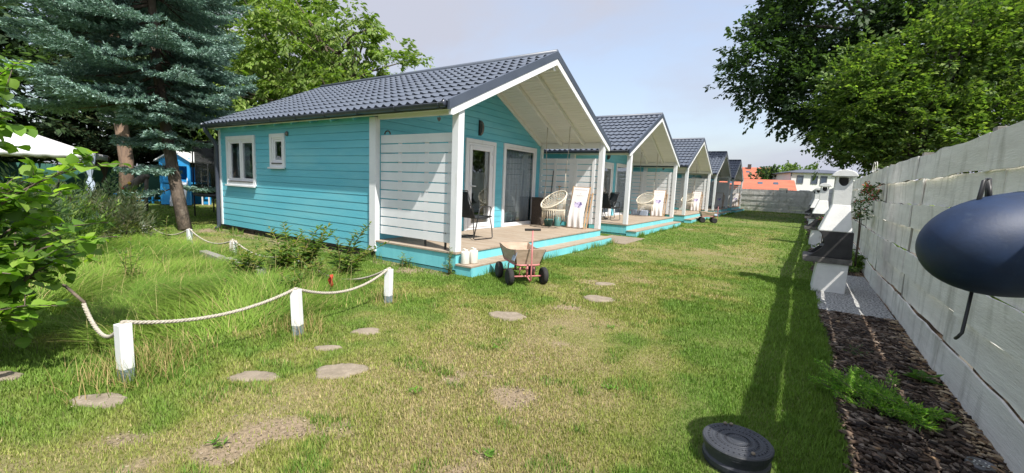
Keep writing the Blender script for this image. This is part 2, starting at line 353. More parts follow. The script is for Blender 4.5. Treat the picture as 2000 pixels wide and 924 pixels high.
# ------------------------------------------------------------------ cabins
CAB = dict(x0=-12.2, x1=-6.33, y0=5.12, y1=10.94, zb=.137, yr=8.032, zr=4.098, ye0=4.87, ye1=11.194, ze=2.608, xr0=-12.36, xr1=-4.37, xd=-4.40, xm=-6.30, zd=.343)
SL = (CAB['zr']-CAB['ze'])/(CAB['yr']-CAB['ye0'])
def roof_z(y, off=0): return CAB['zr']-SL*abs(y-CAB['yr'])-off
def siding(mb, plane, a0, a1, z0, z1, d, sgn, openings=(), lim=None, bh=.142):
    """lapped boards on a wall; plane 'y' (runs along x) or 'x' (runs along y); d = face position; sgn = outward direction"""
    def put(p0, p1, p2, p3, za, zb2, o0, o1):   # bottom a-range p0..p1, top p2..p3, proud amounts
        i = d-sgn*.03
        if plane == 'y': mb.hexa([(p0, i, za), (p1, i, za), (p1, d+sgn*o0, za), (p0, d+sgn*o0, za), (p2, i, zb2), (p3, i, zb2), (p3, d+sgn*o1, zb2), (p2, d+sgn*o1, zb2)])
        else: mb.hexa([(i, p0, za), (i, p1, za), (d+sgn*o0, p1, za), (d+sgn*o0, p0, za), (i, p2, zb2), (i, p3, zb2), (d+sgn*o1, p3, zb2), (d+sgn*o1, p2, zb2)])
    z = z0; gp = .008
    while z < z1-.01:
        zt = min(z+bh, z1); cuts = sorted({z, zt-gp, zt} | {q for (a, b, c, e) in openings for q in (c, e) if z < q < zt})
        for za, zb2 in zip(cuts[:-1], cuts[1:]):
            groove = za >= zt-gp-1e-6 and zt < z1-1e-6
            o = (-.012, -.012) if groove else (.006*(1-(za-z)/bh), .006*(1-(zb2-z)/bh))
            ops = sorted([(a, b) for (a, b, c, e) in openings if c < zb2-1e-6 and e > za+1e-6])
            la0, la1 = lim(za) if lim else (a0, a1); lb0, lb1 = lim(zb2) if lim else (a0, a1)
            if la1-la0 < .02: continue
            cur = (la0, lb0)
            for a, b in ops:
                put(cur[0], a, cur[1], a, za, zb2, *o); cur = (b, b)
            if lb1 < lb0: lb0 = lb1 = (lb0+lb1)/2; cur = (cur[0], lb0)
            put(cur[0], la1, cur[1], lb1, za, zb2, *o)
        z = zt
def frame_boxes(mb, plane, a0, a1, z0, z1, wdt, d0, d1):
    for (p, q, r, s) in ((a0, a0+wdt, z0, z1), (a1-wdt, a1, z0, z1), (a0+wdt, a1-wdt, z0, z0+wdt), (a0+wdt, a1-wdt, z1-wdt, z1)):
        if plane == 'y': mb.box(p, q, d0, d1, r, s)
        else: mb.box(d0, d1, p, q, r, s)
def pane_box(mb, plane, a0, a1, z0, z1, d0, d1):
    (mb.box(a0, a1, d0, d1, z0, z1) if plane == 'y' else mb.box(d0, d1, a0, a1, z0, z1)); return mb

def make_cabin():
    c = CAB; root = empty('holiday_cabin', (-8.3, 8.03, 0), 'nearest turquoise wooden cabin with white porch posts and slate blue roof', 'cabin', 'turquoise cabins in a row along the lawn')
    x0, x1, y0, y1, zb = c['x0'], c['x1'], c['y0'], c['y1'], c['zb']
    W1 = (-11.83, -10.46, 1.15, 2.305); W2 = (-9.81, -9.215, 1.59, 2.31)
    DR = (7.57, 8.71, .33, 2.42); SD = (9.05, 10.65, .33, 2.45)
    ins = lambda w, t: (w[0]+t, w[1]-t, w[2]+t, w[3]-t)
    # --- side walls and gables
    mb = MB(); siding(mb, 'y', x0, x1-.05, zb, 2.56, y0, -1, [ins(W1, .07), ins(W2, .07)]); mb.build('side_wall', 'turq', root)
    mb = MB(); siding(mb, 'y', x0, x1-.05, zb, 2.56, y1, 1); mb.build('side_wall', 'turq', root)
    def lim(z):
        if z < 2.5: return (y0, y1)
        h = (c['zr']-.2-z)/SL; return (max(y0, c['yr']-h), min(y1, c['yr']+h))
    mb = MB(); siding(mb, 'x', y0, y1, c['zd'], 3.88, x1, 1, [ins(DR, .05), ins(SD, .05)], lim); mb.build('porch_wall', 'turq', root)
    mb = MB(); siding(mb, 'x', y0, y1, zb, 3.88, x0, -1, (), lim); mb.build('rear_wall', 'turq', root)
    # --- dark rooms behind the glass
    mb = MB(); t = .03
    mb.box(x0+t, x1-t, y0+t, y1-t, zb, zb+.05); mb.box(x0+t, x1-t, y0+t, y1-t, 2.50, 2.53)
    mb.box(-8.35, -8.28, y0+.05, y1-.05, zb+.06, 2.5); mb.build('inner_room', 'inside', root)
    # --- plinth
    mb = MB(); k = x0+.1
    while k < x1: mb.box(k, min(k+.42, x1-.02), y0+.05, y0+.25, -.05, zb+.01); mb.box(k, min(k+.42, x1-.02), y1-.25, y1-.05, -.05, zb+.01); k += .46
    mb.box(x0+.06, x1-.06, y0+.28, y1-.28, -.05, zb-.005); mb.box(x0, x1, y0+.012, y0+.04, zb-.05, zb-.004)
    mb.build('plinth', 'plinth', root)
    # --- roof slab and tiles
    def slope_pt(sg, x, s, off): # s = distance down the slope from ridge
        cs = 1/math.sqrt(1+SL*SL); sn = SL*cs
        return (x, c['yr']+sg*(s*cs+off*sn), c['zr']-.02-s*sn+off*cs)
    Ls = math.hypot(c['yr']-c['ye0'], c['zr']-c['ze'])
    roof = MB()
    for sg in (-1, 1):
        a = [slope_pt(sg, c['xr0'], s, o) for s, o in ((0, -.03), (Ls, -.03), (Ls, -.09), (0, -.09))]
        roof.prism(a, (c['xr1']-c['xr0']-.03, 0, 0))
    ro = roof.build('roof', 'trim', root)
    tile = MB(); wv = .186; nx = int((c['xr1']-c['xr0'])/wv*6); rows = 10
    for sg in (-1, 1):
        for rI in range(rows):
            s0, s1 = rI*Ls/rows, (rI+1)*Ls/rows+ (.03 if rI == rows-1 else 0)
            def fn(u, v, s0=s0, s1=s1, sg=sg):
                x = c['xr0']+u*(c['xr1']-c['xr0']-.02); ph = 2*math.pi*x/wv
                w_ = .022*(math.cos(ph)+.25*math.cos(2*ph)); s = s0+(s1-s0)*v; scal = .028*math.cos(ph)
                if (v == 0 and rI > 0) or (v == 1 and rI < rows-1): s += scal
                return slope_pt(sg, x, s, .004+.034*v+w_)
            tile.grid(fn, nx, 3)
            def fr(u, v, s1=s1, sg=sg, rI=rI):
                x = c['xr0']+u*(c['xr1']-c['xr0']-.02); ph = 2*math.pi*x/wv; w_ = .022*(math.cos(ph)+.25*math.cos(2*ph))
                s = s1+(.028*math.cos(ph) if rI < rows-1 else 0)
                return slope_pt(sg, x, s-(.022*v), .038+w_-.036*v)
            tile.grid(fr, nx, 1, False)
    to = tile.build('metal_tiles', 'roof', ro, solid=1e-4)
    to.modifiers.clear()
    mb = MB(); mb.tube([(c['xr0']-.02, c['yr'], c['zr']+.005), (c['xr1']-.01, c['yr'], c['zr']+.005)], .065, 10); mb.build('ridge_cap', 'roof', ro)
    # barge boards: dark metal above white timber, front and rear
    for (xa, xb) in ((c['xr1']-.03, c['xr1']+.012), (c['xr0']-.02, c['xr0']+.02)):
        for sg in (-1, 1):
            e = c['ye0']-.03 if sg < 0 else c['ye1']+.03
            mb = MB(); mb.prism([(xa, c['yr'], c['zr']+.03), (xa, e, roof_z(e)+.03), (xa, e, roof_z(e)-.115), (xa, c['yr'], c['zr']-.115)], (xb-xa, 0, 0)); mb.build('barge_trim', 'trim', ro)
    xa, xb = c['xr1']-.05, c['xr1']+.002
    for sg in (-1, 1):
        e = c['ye0']+.02 if sg < 0 else c['ye1']-.02
        mb = MB(); mb.prism([(xa, c['yr'], c['zr']-.116), (xa, e, roof_z(e)-.116), (xa, e, roof_z(e)-.205), (xa, e-sg*.05, roof_z(e-sg*.05)-.228), (xa, c['yr'], c['zr']-.238)], (xb-xa, 0, 0)); mb.build('barge_board', 'white', root)
    # soffit boards
    so = MB(); nb = 36
    for sg in (-1, 1):
        for k in range(nb):
            s0, s1 = k*Ls/nb+.004, (k+1)*Ls/nb-.004
            a = [slope_pt(sg, c['xr0']+.03, s, o) for s, o in ((s0, -.10), (s1, -.10), (s1, -.118), (s0, -.118))]
            so.prism(a, (c['xr1']-c['xr0']-.085, 0, 0))
    so.build('soffit', 'soffit', root)
    for x in (-4.95, -5.60, -6.27):
        for sg in (-1, 1):
            a = [slope_pt(sg, x, s, o) for s, o in ((.02, -.12), (Ls-.30, -.12), (Ls-.30, -.21), (.02, -.21))]
            MB().prism(a, (-.055, 0, 0)).build('rafter', 'soffit', root, bevel=.004)
    mb = MB(); mb.box(c['xm']-.0, c['xr1']-.06, c['yr']-.045, c['yr']+.045, c['zr']-.34, c['zr']-.14); mb.build('ridge_beam', 'soffit', root)
    # rafter tails under the side eaves
    for k in range(12):
        x = x0+.15+k*.66
        if x > x1-.1: break
        for sg in (-1, 1):
            a = [slope_pt(sg, x, s, o) for s, o in ((Ls-.42, -.12), (Ls-.04, -.12), (Ls-.04, -.17), (Ls-.42, -.20))]
            MB().prism(a, (.05, 0, 0)).build('rafter_tail', 'turq', root)
    # gutters
    for sg in (-1, 1):
        e = c['ye0'] if sg < 0 else c['ye1']; yc = e+sg*.055; zc = c['ze']-.045; mb = MB(); r = .058
        n = 10; pr = [(math.pi*i/n) for i in range(n+1)]
        vs = []
        for xx in (c['xr0'], c['xr1']-.05):
            vs += [(xx, yc+r*math.cos(a), zc-r*math.sin(a)) for a in pr]+[(xx, yc+(r-.006)*math.cos(a), zc-(r-.006)*math.sin(a)) for a in reversed(pr)]
        k = 2*(n+1); mb.add(vs, [(i, (i+1) % k, k+(i+1) % k, k+i) for i in range(k)], False)
        mb.tube([(c['xr0'], yc+sg*r, zc), (c['xr1']-.05, yc+sg*r, zc)], .007, 6)
        for xx in (c['xr0'], c['xr1']-.055): mb.lathe((xx, yc, zc), [(0, -.004), (r, -.004), (r, .004), (0, .004)], 10, axis=(1, 0, 0))
        mb.box(c['xr0'], c['xr1']-.06, min(e, e+sg*-.02), max(e, e+sg*-.02), zc-.05, c['ze']-.005)
        g = mb.build('gutter', 'gutter', root)
        for k in range(9):
            xx = c['xr0']+.4+k*.93
            MB().tube([(xx, yc+sg*(r+.006), zc+.01), (xx, yc+sg*.035, zc-r-.004), (xx, yc-sg*.03, zc-r*.9-.008), (xx, e-sg*.03, zc-.05)], .009, 5).build('gutter_bracket', 'gutter', g)
    xd_ = x0-.04; ee = c['ye0']-.055
    MB().tube([(xd_, ee, c['ze']-.06), (xd_, ee, c['ze']-.16), (xd_, ee+.05, c['ze']-.24), (xd_, y0-.13, c['ze']-.40), (xd_, y0-.075, c['ze']-.52), (xd_, y0-.075, .12), (xd_, y0-.10, .04), (xd_, y0-.16, .02)], .045, 10).build('downpipe', 'gutter', root)
    # white corner boards
    MB().box(x0-.02, x0+.05, y0-.028, y0+.02, zb, 2.5).build('corner_board', 'white', root)
    # --- windows
    for (w, dbl) in ((W1, True), (W2, False)):
        a0, a1, z0, z1 = w
        fr = MB(); frame_boxes(fr, 'y', a0, a1, z0, z1, .085, y0-.035, y0+.02); wo_ = fr.build('window', 'white', root)
        f = MB(); frame_boxes(f, 'y', a0+.075, a1-.075, z0+.075, z1-.075, .05, y0-.015, y0+.05)
        segs = [(a0+.125, (a0+a1)/2-.03), ((a0+a1)/2+.03, a1-.125)] if dbl else [(a0+.125, a1-.125)]
        if dbl: f.box((a0+a1)/2-.045, (a0+a1)/2+.045, y0-.02, y0+.05, z0+.126, z1-.126)
        for p, q in segs: frame_boxes(f, 'y', p+.002, q-.002, z0+.127, z1-.127, .04, y0+.0, y0+.045)
        f.build('frame', 'pvc', wo_, bevel=.003)
        for p, q in segs: pane_box(MB(), 'y', p+.045, q-.045, z0+.17, z1-.17, y0+.018, y0+.024).build('pane', 'glass', wo_)
        MB().box(a0-.015, a1+.015, y0-.075, y0-.036, z0-.03, z0+.005).build('sill', 'white', wo_)
        MB().box(a0+.1, a1-.1, y0-.05, y0-.0, z0+.075, z0+.10).build('drip_sill', 'slab', wo_)
        mb = MB(); mb.grid(lambda u, v: (a0+.12+u*(a1-a0-.24)*(.55 if dbl else 1), y0+.16+.018*math.sin(u*40), z0+.1+v*(z1-z0-.2)), 40, 2); mb.build('curtain', 'curtain', wo_, solid=.002)
    # --- door
    a0, a1, z0, z1 = DR
    f = MB()
    for q in ((a0, a0+.085, z0+.014, z1), (a1-.085, a1, z0+.014, z1), (a0+.085, a1-.085, z1-.085, z1)): f.box(x1-.03, x1+.035, q[0], q[1], q[2], q[3])
    d = f.build('door', 'white', root)
    f = MB(); frame_boxes(f, 'x', a0+.087, a1-.087, z0+.018, z1-.087, .055, x1-.03, x1+.018); f.build('frame', 'pvc', d, bevel=.004)
    f = MB(); frame_boxes(f, 'x', a0+.145, a1-.145, z0+.075, z1-.145, .095, x1-.02, x1+.03); f.build('leaf', 'pvc', d, bevel=.005)
    pane_box(MB(), 'x', a0+.235, a1-.235, z0+.165, z1-.235, x1-.005, x1+.004).build('pane', 'glass', d)
    MB().box(x1+.03, x1+.042, a0+.17, a0+.205, 1.25, 1.45).tube([(x1+.04, a0+.187, 1.36), (x1+.085, a0+.187, 1.36), (x1+.088, a0+.20, 1.36), (x1+.088, a0+.31, 1.355)], .011, 8).build('handle', 'pvc', d)
    mb = MB()
    for z in (.62, 1.85, 2.10): mb.tube([(x1+.036, a1-.15, z), (x1+.036, a1-.15, z+.1)], .011, 8)
    mb.build('hinges', 'pvc', d)
    # --- sliding window
    a0, a1, z0, z1 = SD
    f = MB()
    for q in ((a0, a0+.085, z0+.014, z1), (a1-.085, a1, z0+.014, z1), (a0+.085, a1-.085, z1-.085, z1), (a0+.085, a1-.085, z0+.014, z0+.06)): f.box(x1-.03, x1+.035, q[0], q[1], q[2], q[3])
    d = f.build('patio_window', 'white', root)
    f = MB(); frame_boxes(f, 'x', a0+.087, a1-.087, z0+.062, z1-.087, .045, x1-.03, x1+.016); f.build('frame', 'pvc', d, bevel=.004)
    pane_box(MB(), 'x', a0+.13, a1-.13, z0+.105, z1-.13, x1-.006, x1+.003).build('pane', 'glass', d)
    mb = MB(); mb.grid(lambda u, v: (x1-.075+.022*math.sin(u*62)+.012*math.sin(u*23), a0+.1+u*(a1-a0-.2), z0+.08+v*(z1-z0-.2)), 90, 3); mb.build('curtain', 'curtain', d, solid=.002)
    # --- wall lamp
    mb = MB(); mb.box(x1+.008, x1+.03, 8.02, 8.11, 2.52, 2.86); la = mb.build('wall_lamp', 'black', root)
    mb = MB()
    for i in range(9):
        a = math.pi*i/8
    mb.prism([(x1+.03, 8.035, 2.69+.15*math.cos(math.pi*i/12)) if i in (0, 12) else (x1+.03+.085*math.sin(math.pi*i/12), 8.035, 2.69+.16*math.cos(math.pi*i/12)) for i in range(13)], (0, .06, 0)); mb.build('lamp_shade', 'lamp_glass', la)
    # --- deck
    mb = MB(); n = 14; xw = x1+.02; bw = (c['xd']+.02-xw)/n
    for k in range(n): mb.box(xw+k*bw+.003, xw+(k+1)*bw-.003, y0-.035, y1+.035, c['zd']-.028, c['zd'])
    mb.build('deck_boards', 'deck', root, bevel=.002)
    zs = .063
    mb = MB()   # skirts, vertical boards
    def vskirt(mb, plane, a0, a1, z0, z1, d, th, bw=.14):
        k = a0
        while k < a1-.01:
            e = min(k+bw, a1)
            if plane == 'y': mb.box(k+.0015, e-.0015, d, d+th, z0, z1)
            else: mb.box(d-th, d, k+.0015, e-.0015, z0, z1)
            k = e
    vskirt(mb, 'y', c['xm']-.0, c['xd'], zs, c['zd']-.03, 5.105, .02)
    vskirt(mb, 'y', c['xm']-.0, c['xd'], zs, c['zd']-.03, 10.955, .02)
    vskirt(mb, 'x', 5.105, 10.975, .06, c['zd']-.03, c['xd'], .02, 1.47)
    mb.box(c['xm'], c['xd']-.03, 5.13, 10.95, -.05, zs-.02)
    mb.build('deck_skirt', 'turq_skirt', root)
    # step
    mb = MB(); st = c['xd']+.002
    for k in range(2): mb.box(st+.003+k*.162, st+(k+1)*.162-.003, 5.09, 10.985, .167-.028, .167)
    s = mb.build('step', 'deck', root, bevel=.002)
    mb = MB(); mb.box(st, st+.32, 5.105, 5.125, .0, .138); mb.box(st, st+.32, 10.95, 10.97, .0, .138); mb.box(st+.30, st+.322, 5.127, 10.948, -.02, .138); mb.build('step_skirt', 'turq_skirt', s)
    mb = MB(); mb.box(c['xm'], c['xd']-.03, 5.14, 10.94, -.04, .05); mb.build('deck_foundation', 'plinth', root)
    # --- posts
    xp = c['xd']-.13
    def post(x, y, z0, z1, wx=.13, wy=.13):
        p = MB().box(x, x+wx, y, y+wy, z0, z1).build('post', 'white', root, bevel=.006); return p
    def ztop(y): return roof_z(y)-.13
    MB().prism([(xp, 5.10, c['zd']+.004), (xp, 5.23, c['zd']+.004), (xp, 5.23, ztop(5.23)), (xp, 5.10, ztop(5.10))], (.13, 0, 0)).build('post', 'white', root, bevel=.005)
    MB().prism([(xp, 10.84, c['zd']+.004), (xp, 10.97, c['zd']+.004), (xp, 10.97, ztop(10.97)), (xp, 10.84, ztop(10.84))], (.13, 0, 0)).build('post', 'white', root, bevel=.005)
    post(x1-.11, 5.075, zb+.002, 2.50, .17, .10); post(x1-.11, 10.90, zb+.002, 2.50, .17, .09)
    for y in (5.12, 10.86): MB().box(x1+.065, xp-.003, y, y+.085, 2.465, 2.60).build('eaves_beam', 'soffit', root, bevel=.004)
    # --- privacy screens
    for y, yb in ((5.185, 5.207), (10.872, 10.85)):
        mb = MB(); n = 11; zt = 2.205; zb0 = .452; p = (zt-zb0)/n
        for k in range(n): mb.box(x1+.07+.0, xp-.005, y, y+.02, zb0+k*p+.010, zb0+(k+1)*p-.010)
        sc = mb.build('privacy_screen', 'white', root, bevel=.002)
        mb = MB()
        for xx in (-5.80, -5.17, -4.66): mb.box(xx-.04, xx+.04, min(yb, yb+.018), max(yb, yb+.018), zb0+.01, zt-.01)
        mb.build('battens', 'white', sc)
        mb = MB()
        for xx in (-5.17, -4.72): mb.box(xx-.018, xx+.018, min(yb, yb+.018), max(yb, yb+.018), c['zd']+.002, zb0+.008)
        mb.build('screen_feet', 'black', sc)
    # round air vent beside the small window
    MB().lathe((-9.13, y0-.012, 2.30), [(0, .03), (.035, .028), (.05, .012), (.052, 0), (0, 0)], 16, axis=(0, -1, 0)).build('air_vent', 'steel', root)
    # small arched plaque on the porch side wall end
    MB().tube([(-6.08+.07*math.cos(math.pi*i/10), 5.178, 2.205+.06*math.sin(math.pi*i/10)) for i in range(11)], .012, 6).build('arched_plaque', 'brown_box', root)
    return root
CABINS = [make_cabin()]
_cl = ['second turquoise cabin, its porch just beyond the nearest cabin', 'third turquoise cabin, with the far plywood cart beside its porch', 'fourth turquoise cabin, its porch in tree shade, second from the far fence', 'farthest turquoise cabin, shaded, beside the pale back fence']
for k in range(4):
    o = copy_tree(CABINS[0])
    for ch in [q for q in o.children if q.name.startswith('privacy_screen') and min(v.co.y for v in q.data.vertices) < 0]:   # only the nearest cabin has a screen on its near side
        for q in list(ch.children): bpy.data.objects.remove(q)
        bpy.data.objects.remove(ch)
    o.location = (-8.3, 8.03+PITCH*(k+1), 0); o['label'] = _cl[k]; CABINS.append(o)

# sandy slab between first and second cabin
MB().box(-4.75, -3.72, 11.0, 12.75, -.03, .012).build('path', 'stone')['kind'] = 'structure'
# ------------------------------------------------------------------ long board fences
def fence(p0, p1, H, rows, bay, label, seed, names=('board_panel', 'fence_post'), mat_='fence', amp=1.0, rowh=None, post_side=1, group=None):
    rr = random.Random(seed); p0 = Vector((*p0, 0)); p1 = Vector((*p1, 0)); D = p1-p0; Lt = D.length; D.normalize(); Nn = Vector((-D.y, D.x, 0))
    root = empty('board_fence', p0, label, 'fence', group)
    nb = max(1, round(Lt/bay)); bay = Lt/nb
    zt = [0.015+i*(H-.015)/rows for i in range(rows+1)]
    J = [[0 if rr.random() < .4 else rr.uniform(-.45, .45) for _ in range(rows)] for _ in range(nb+1)]; J[0] = [0]*rows; J[nb] = [0]*rows
    for b in range(nb):
        mb = MB(); off_b = (.003 if b % 2 else -.002)*amp
        for k in range(rows):
            a0, a1 = b*bay-.03+J[b][k], (b+1)*bay+.03+J[b+1][k]
            z0, z1 = zt[k]+rr.uniform(-.001, .004)*amp, zt[k+1]-rr.uniform(.003, .009)*amp
            off_k = (.019 if k % 2 else -.013)*amp; lap = rr.choice((.010, .010, .010, -.001))
            if k % 2: z0 -= lap; z1 += lap*(k < rows-1)
            if k == rows-1: z1 += rr.uniform(-.006, .010)*amp
            th = .016; o = off_b+off_k+rr.uniform(-.008, .008)*amp; ph = rr.uniform(0, 9); lean = rr.uniform(-.007, .005)*amp; tw = rr.uniform(-.008, .008)*amp; am = rr.uniform(.3, 1)*(.005 if k < rows-1 else .009)*amp
            n = 12; vs = []
            for side in (0, 1):
                for j in range(2):
                    for i in range(n+1):
                        u = i/n; a = a0+(a1-a0)*u
                        z = (z0 if j == 0 else z1)+am*math.sin(ph+(1.5+j)*u*5)+(.004*math.sin(ph*3+u*21)+.003*math.sin(u*47+ph))*amp
                        oo = o+(lean+tw*math.sin(u*3+ph))*(j-.5)+.008*amp*math.sin(u*3.1+ph*2)+side*th
                        vs.append(p0+D*a+Nn*oo+Vector((0, 0, max(z, .005))))
            m = n+1; fs = []
            for i in range(n):
                fs += [(i, i+1, m+i+1, m+i), (2*m+i, 3*m+i, 3*m+i+1, 2*m+i+1), (i, 2*m+i, 2*m+i+1, i+1), (m+i, m+i+1, 3*m+i+1, 3*m+i)]
            fs += [(0, m, 3*m, 2*m), (n, 2*m+n, 3*m+n, m+n)]
            mb.add(vs, fs)
        mb.build(names[0], mat_, root)
        q = p0+D*(b*bay)+Nn*(-.065*post_side)
        MB().obox(q+Vector((0, 0, (H+.04)/2)), D*.045, Nn*.045, (0, 0, (H+.04)/2)).build(names[1], 'post_wood', root, bevel=.004)
    return root
# right-hand fence: three straight runs, white boards, lit from behind
fence((1.105, 9.2), (1.10, -2.2), 1.955, 7, 2.28, 'near run of tall whitewashed board fence on the right, behind the navy float', 5, amp=1.3, post_side=-1)
fence((1.31, 17.2), (1.105, 9.2), 1.97, 7, 2.3, 'middle run of whitewashed board fence, behind the two nearer white barbecues', 6, post_side=-1)
fence((1.62, 42.3), (1.31, 17.2), 1.97, 7, 2.4, 'far run of whitewashed board fence, leading to the back corner of the lawn', 8, post_side=-1)
fence((-6.5, 43.9), (1.62, 42.3), 1.86, 8, 2.4, 'pale horizontal board fence closing the far end of the lawn', 9, post_side=-1, amp=.8)

# ------------------------------------------------------------------ garden chimney barbecues
def make_bbq():
    root = empty('garden_barbecue', (.47, 8.25, 0), 'nearest white cast barbecue with domed chimney, on the gravel slab by the fence', 'barbecue', 'white barbecues along the board fence')
    y0, y1 = 7.97, 8.53
    MB().hexa([(.255, y0+.0, 0), (.668, y0, 0), (.668, y1, 0), (.255, y1, 0), (.29, y0+.01, .455), (.675, y0+.01, .455), (.675, y1-.01, .455), (.29, y1-.01, .455)]).build('pedestal', 'bbq_white', root, bevel=.012)
    MB().prism([(.10, y0-.02, .475), (.14, y0-.02, .457), (.705, y0-.02, .457), (.705, y0-.02, .535), (.13, y0-.02, .545), (.10, y0-.02, .535)], (0, y1-y0+.04, 0)).build('shelf', 'slab', root, bevel=.006)
    for y in (y0, y1-.05):
        pts = [(.695, y, .547), (.685, y, .932), (.262, y, .932)]
        for i in range(9):
            a = i/8; pts.append((.275+.075*math.sin(math.pi*(.08+a*.86))-.10*max(0, a-.55)*2, y, .90-.335*a))
        pts.append((.16, y, .547)); MB().prism(pts, (0, .05, 0)).build('firebox_side', 'bbq_dark', root, bevel=.003)
    mb = MB(); mb.box(.60, .685, y0+.052, y1-.052, .55, .93); mb.box(.30, .60, y0+.06, y1-.06, .547, .575); mb.build('firebox_back', 'bbq_dark', root)
    mb = MB()
    for k in range(9): mb.tube([(.30, y0+.08+k*.05, .70), (.60, y0+.08+k*.05, .70)], .004, 5)
    mb.build('grill', 'steel', root)
    hd = MB().hexa([(.258, y0-.004, .933), (.664, y0-.004, .933), (.664, y1, .933), (.258, y1, .933), (.392, y0+.10, 1.335), (.612, y0+.10, 1.335), (.612, y1-.10, 1.335), (.392, y1-.10, 1.335)]).build('hood', 'bbq_white', root, bevel=.015)
    mb = MB(); xa, xb = .398, .600; zc = 1.745; n = 14
    for y in (y0+.105, y1-.155):
        arc = [(.499-.078*math.cos(math.pi*i/n), y, 1.745-.135*math.sin(math.pi*i/n)) for i in range(n+1)]
        mb.prism([(xa-.005, y, 1.325), (xb+.01, y, 1.325), (xb, y, zc)]+arc[::-1]+[(xa, y, zc)], (0, .05, 0))
    for x in (xa, xb-.04): mb.box(x, x+.04, y0+.156, y1-.156, 1.33, 1.60)
    mb.build('chimney', 'bbq_white', hd)
    MB().box(.445, .555, y0+.20, y1-.20, 1.34, 1.735).build('flue_shade', 'bbq_dark', hd)  # added dark block, its colour standing in for shade inside the chimney hole
    mb = MB(); pts = [(.499-.155*math.cos(math.pi*i/12), y0+.05, 1.748+.10*math.sin(math.pi*i/12)) for i in range(13)]
    mb.prism(pts, (0, y1-y0-.10, 0)); mb.build('chimney_cap', 'bbq_white', hd, bevel=.008)
    return root
B = [make_bbq()]
_bl = ['second white barbecue, just beyond the nearest one along the fence', 'third white barbecue from the camera along the fence', 'fourth white barbecue, in tree shade along the fence']
for k in range(3):
    o = copy_tree(B[0]); o.location = (.47+.045*(k+1), 8.25+7.75*(k+1), 0); o['label'] = _bl[k]; B.append(o)
pl = ['washed gravel slab under the nearest barbecue', 'washed gravel slab under the second barbecue', 'washed gravel slab under the third barbecue', 'washed gravel slab under the fourth barbecue']
for k in range(4):
    mb = MB(); y = 6.70+7.75*k; dx = .045*k; mb.prism([(.315+dx, y, -.02), (1.075+dx, y+.03, -.02), (1.09+dx*1.5, y+3.3, -.02), (.33+dx, y+3.3, -.02)], (0, 0, .045))
    o = mb.build('paving_slab', 'pad', None, bevel=.006); tag(o, pl[k], 'paving slab', 'gravel slabs along the fence')

# ------------------------------------------------------------------ navy float on its bracket
t = empty('float', (.74, 2.50, 1.30), 'large navy blue plastic float hanging in front of the white fence', 'float')
mb = MB(); prof = []
for i in range(33):
    a = math.pi*i/32; prof.append((.205*math.sin(a)**.92, -.37*math.cos(a)))
mb.lathe((.73, 2.50, 1.285), prof, 40, axis=(.80, .58, .09)); fb = mb.build('float_body', 'navy', t)
ax_ = Vector((.80, .58, .09)).normalized(); e1 = ax_.orthogonal().normalized(); e2 = ax_.cross(e1); fc = Vector((.73, 2.50, 1.285))
MB().tube([fc+(e1*math.cos(a)+e2*math.sin(a))*.2055 for a in [math.pi*i/24 for i in range(48)]], .0022, 4, closed=True).build('mould_seam', 'navy', fb)
mb = MB(); mb.tube([(.565, 2.395, 1.40), (.583, 2.43, 1.525), (.60, 2.455, 1.535), (.615, 2.45, 1.43)], .008, 8); mb.tube([(.60, 2.455, 1.535), (.62, 2.50, 1.42), (.80, 2.75, 1.30), (1.09, 2.95, 1.28)], .009, 8); mb.build('bracket', 'black', t)
mb = MB(); mb.tube([(.60, 2.42, 1.14), (.585, 2.38, 1.02), (.572, 2.345, .935), (.562, 2.345, .915), (.560, 2.36, .905)], .006, 8); mb.build('hanging_rod', 'black', t)

# ------------------------------------------------------------------ plastic inspection shaft in the lawn
t = empty('inspection_shaft', (-.157, 2.52, 0), 'round dark grey plastic shaft with ribbed lid standing in the lawn', 'drain cover')
mb = MB(); mb.lathe((-.157, 2.52, -.05), [(.157, 0), (.157, .06), (.166, .068), (.166, .09), (.155, .10), (.155, .135), (.169, .14), (.169, .152)], 48, smooth=False); mb.build('shaft', 'manhole', t)
mb = MB(); pr = [(.171, .102), (.173, .118), (.168, .124)]
for k in range(8): r = .158-k*.018; pr += [(r+.004, .124), (r+.001, .1258), (r-.003, .1258), (r-.006, .124)]
pr += [(0, .124)]; mb.lathe((-.157, 2.52, 0), pr, 64, smooth=False)
for k in range(36):
    a = 2*math.pi*k/36
    for r in (.06, .10, .14): mb.obox((-.157+r*math.cos(a), 2.52+r*math.sin(a), .126), (.005*math.cos(a), .005*math.sin(a), 0), (-.002*math.sin(a), .002*math.cos(a), 0), (0, 0, .003))
mb.build('lid', 'manhole', t)
for (x, y) in ((-.235, 2.655), (-.205, 2.665), (-.075, 2.42)):
    MB().lathe((x, y, .125), [(0, 0), (.011, .003), (.009, .011), (0, .014)], 8).build('lid_bolt', 'stone', t)
# solar ground light by the fence
t = empty('ground_light', (.965, 3.30, 0), 'round flat garden light with dotted top, in the bark by the fence foot', 'garden light')
MB().lathe((.965, 3.30, .005), [(.062, 0), (.066, .008), (.062, .02), (.052, .022), (.05, .018), (0, .018)], 32).build('rim', 'steel', t)
mb = MB()
for k in range(8): a = k*.785; mb.lathe((.965+.03*math.cos(a), 3.30+.03*math.sin(a), .022), [(0, .004), (.004, .003), (.005, 0)], 8)
mb.build('light_dots', 'jug', t)

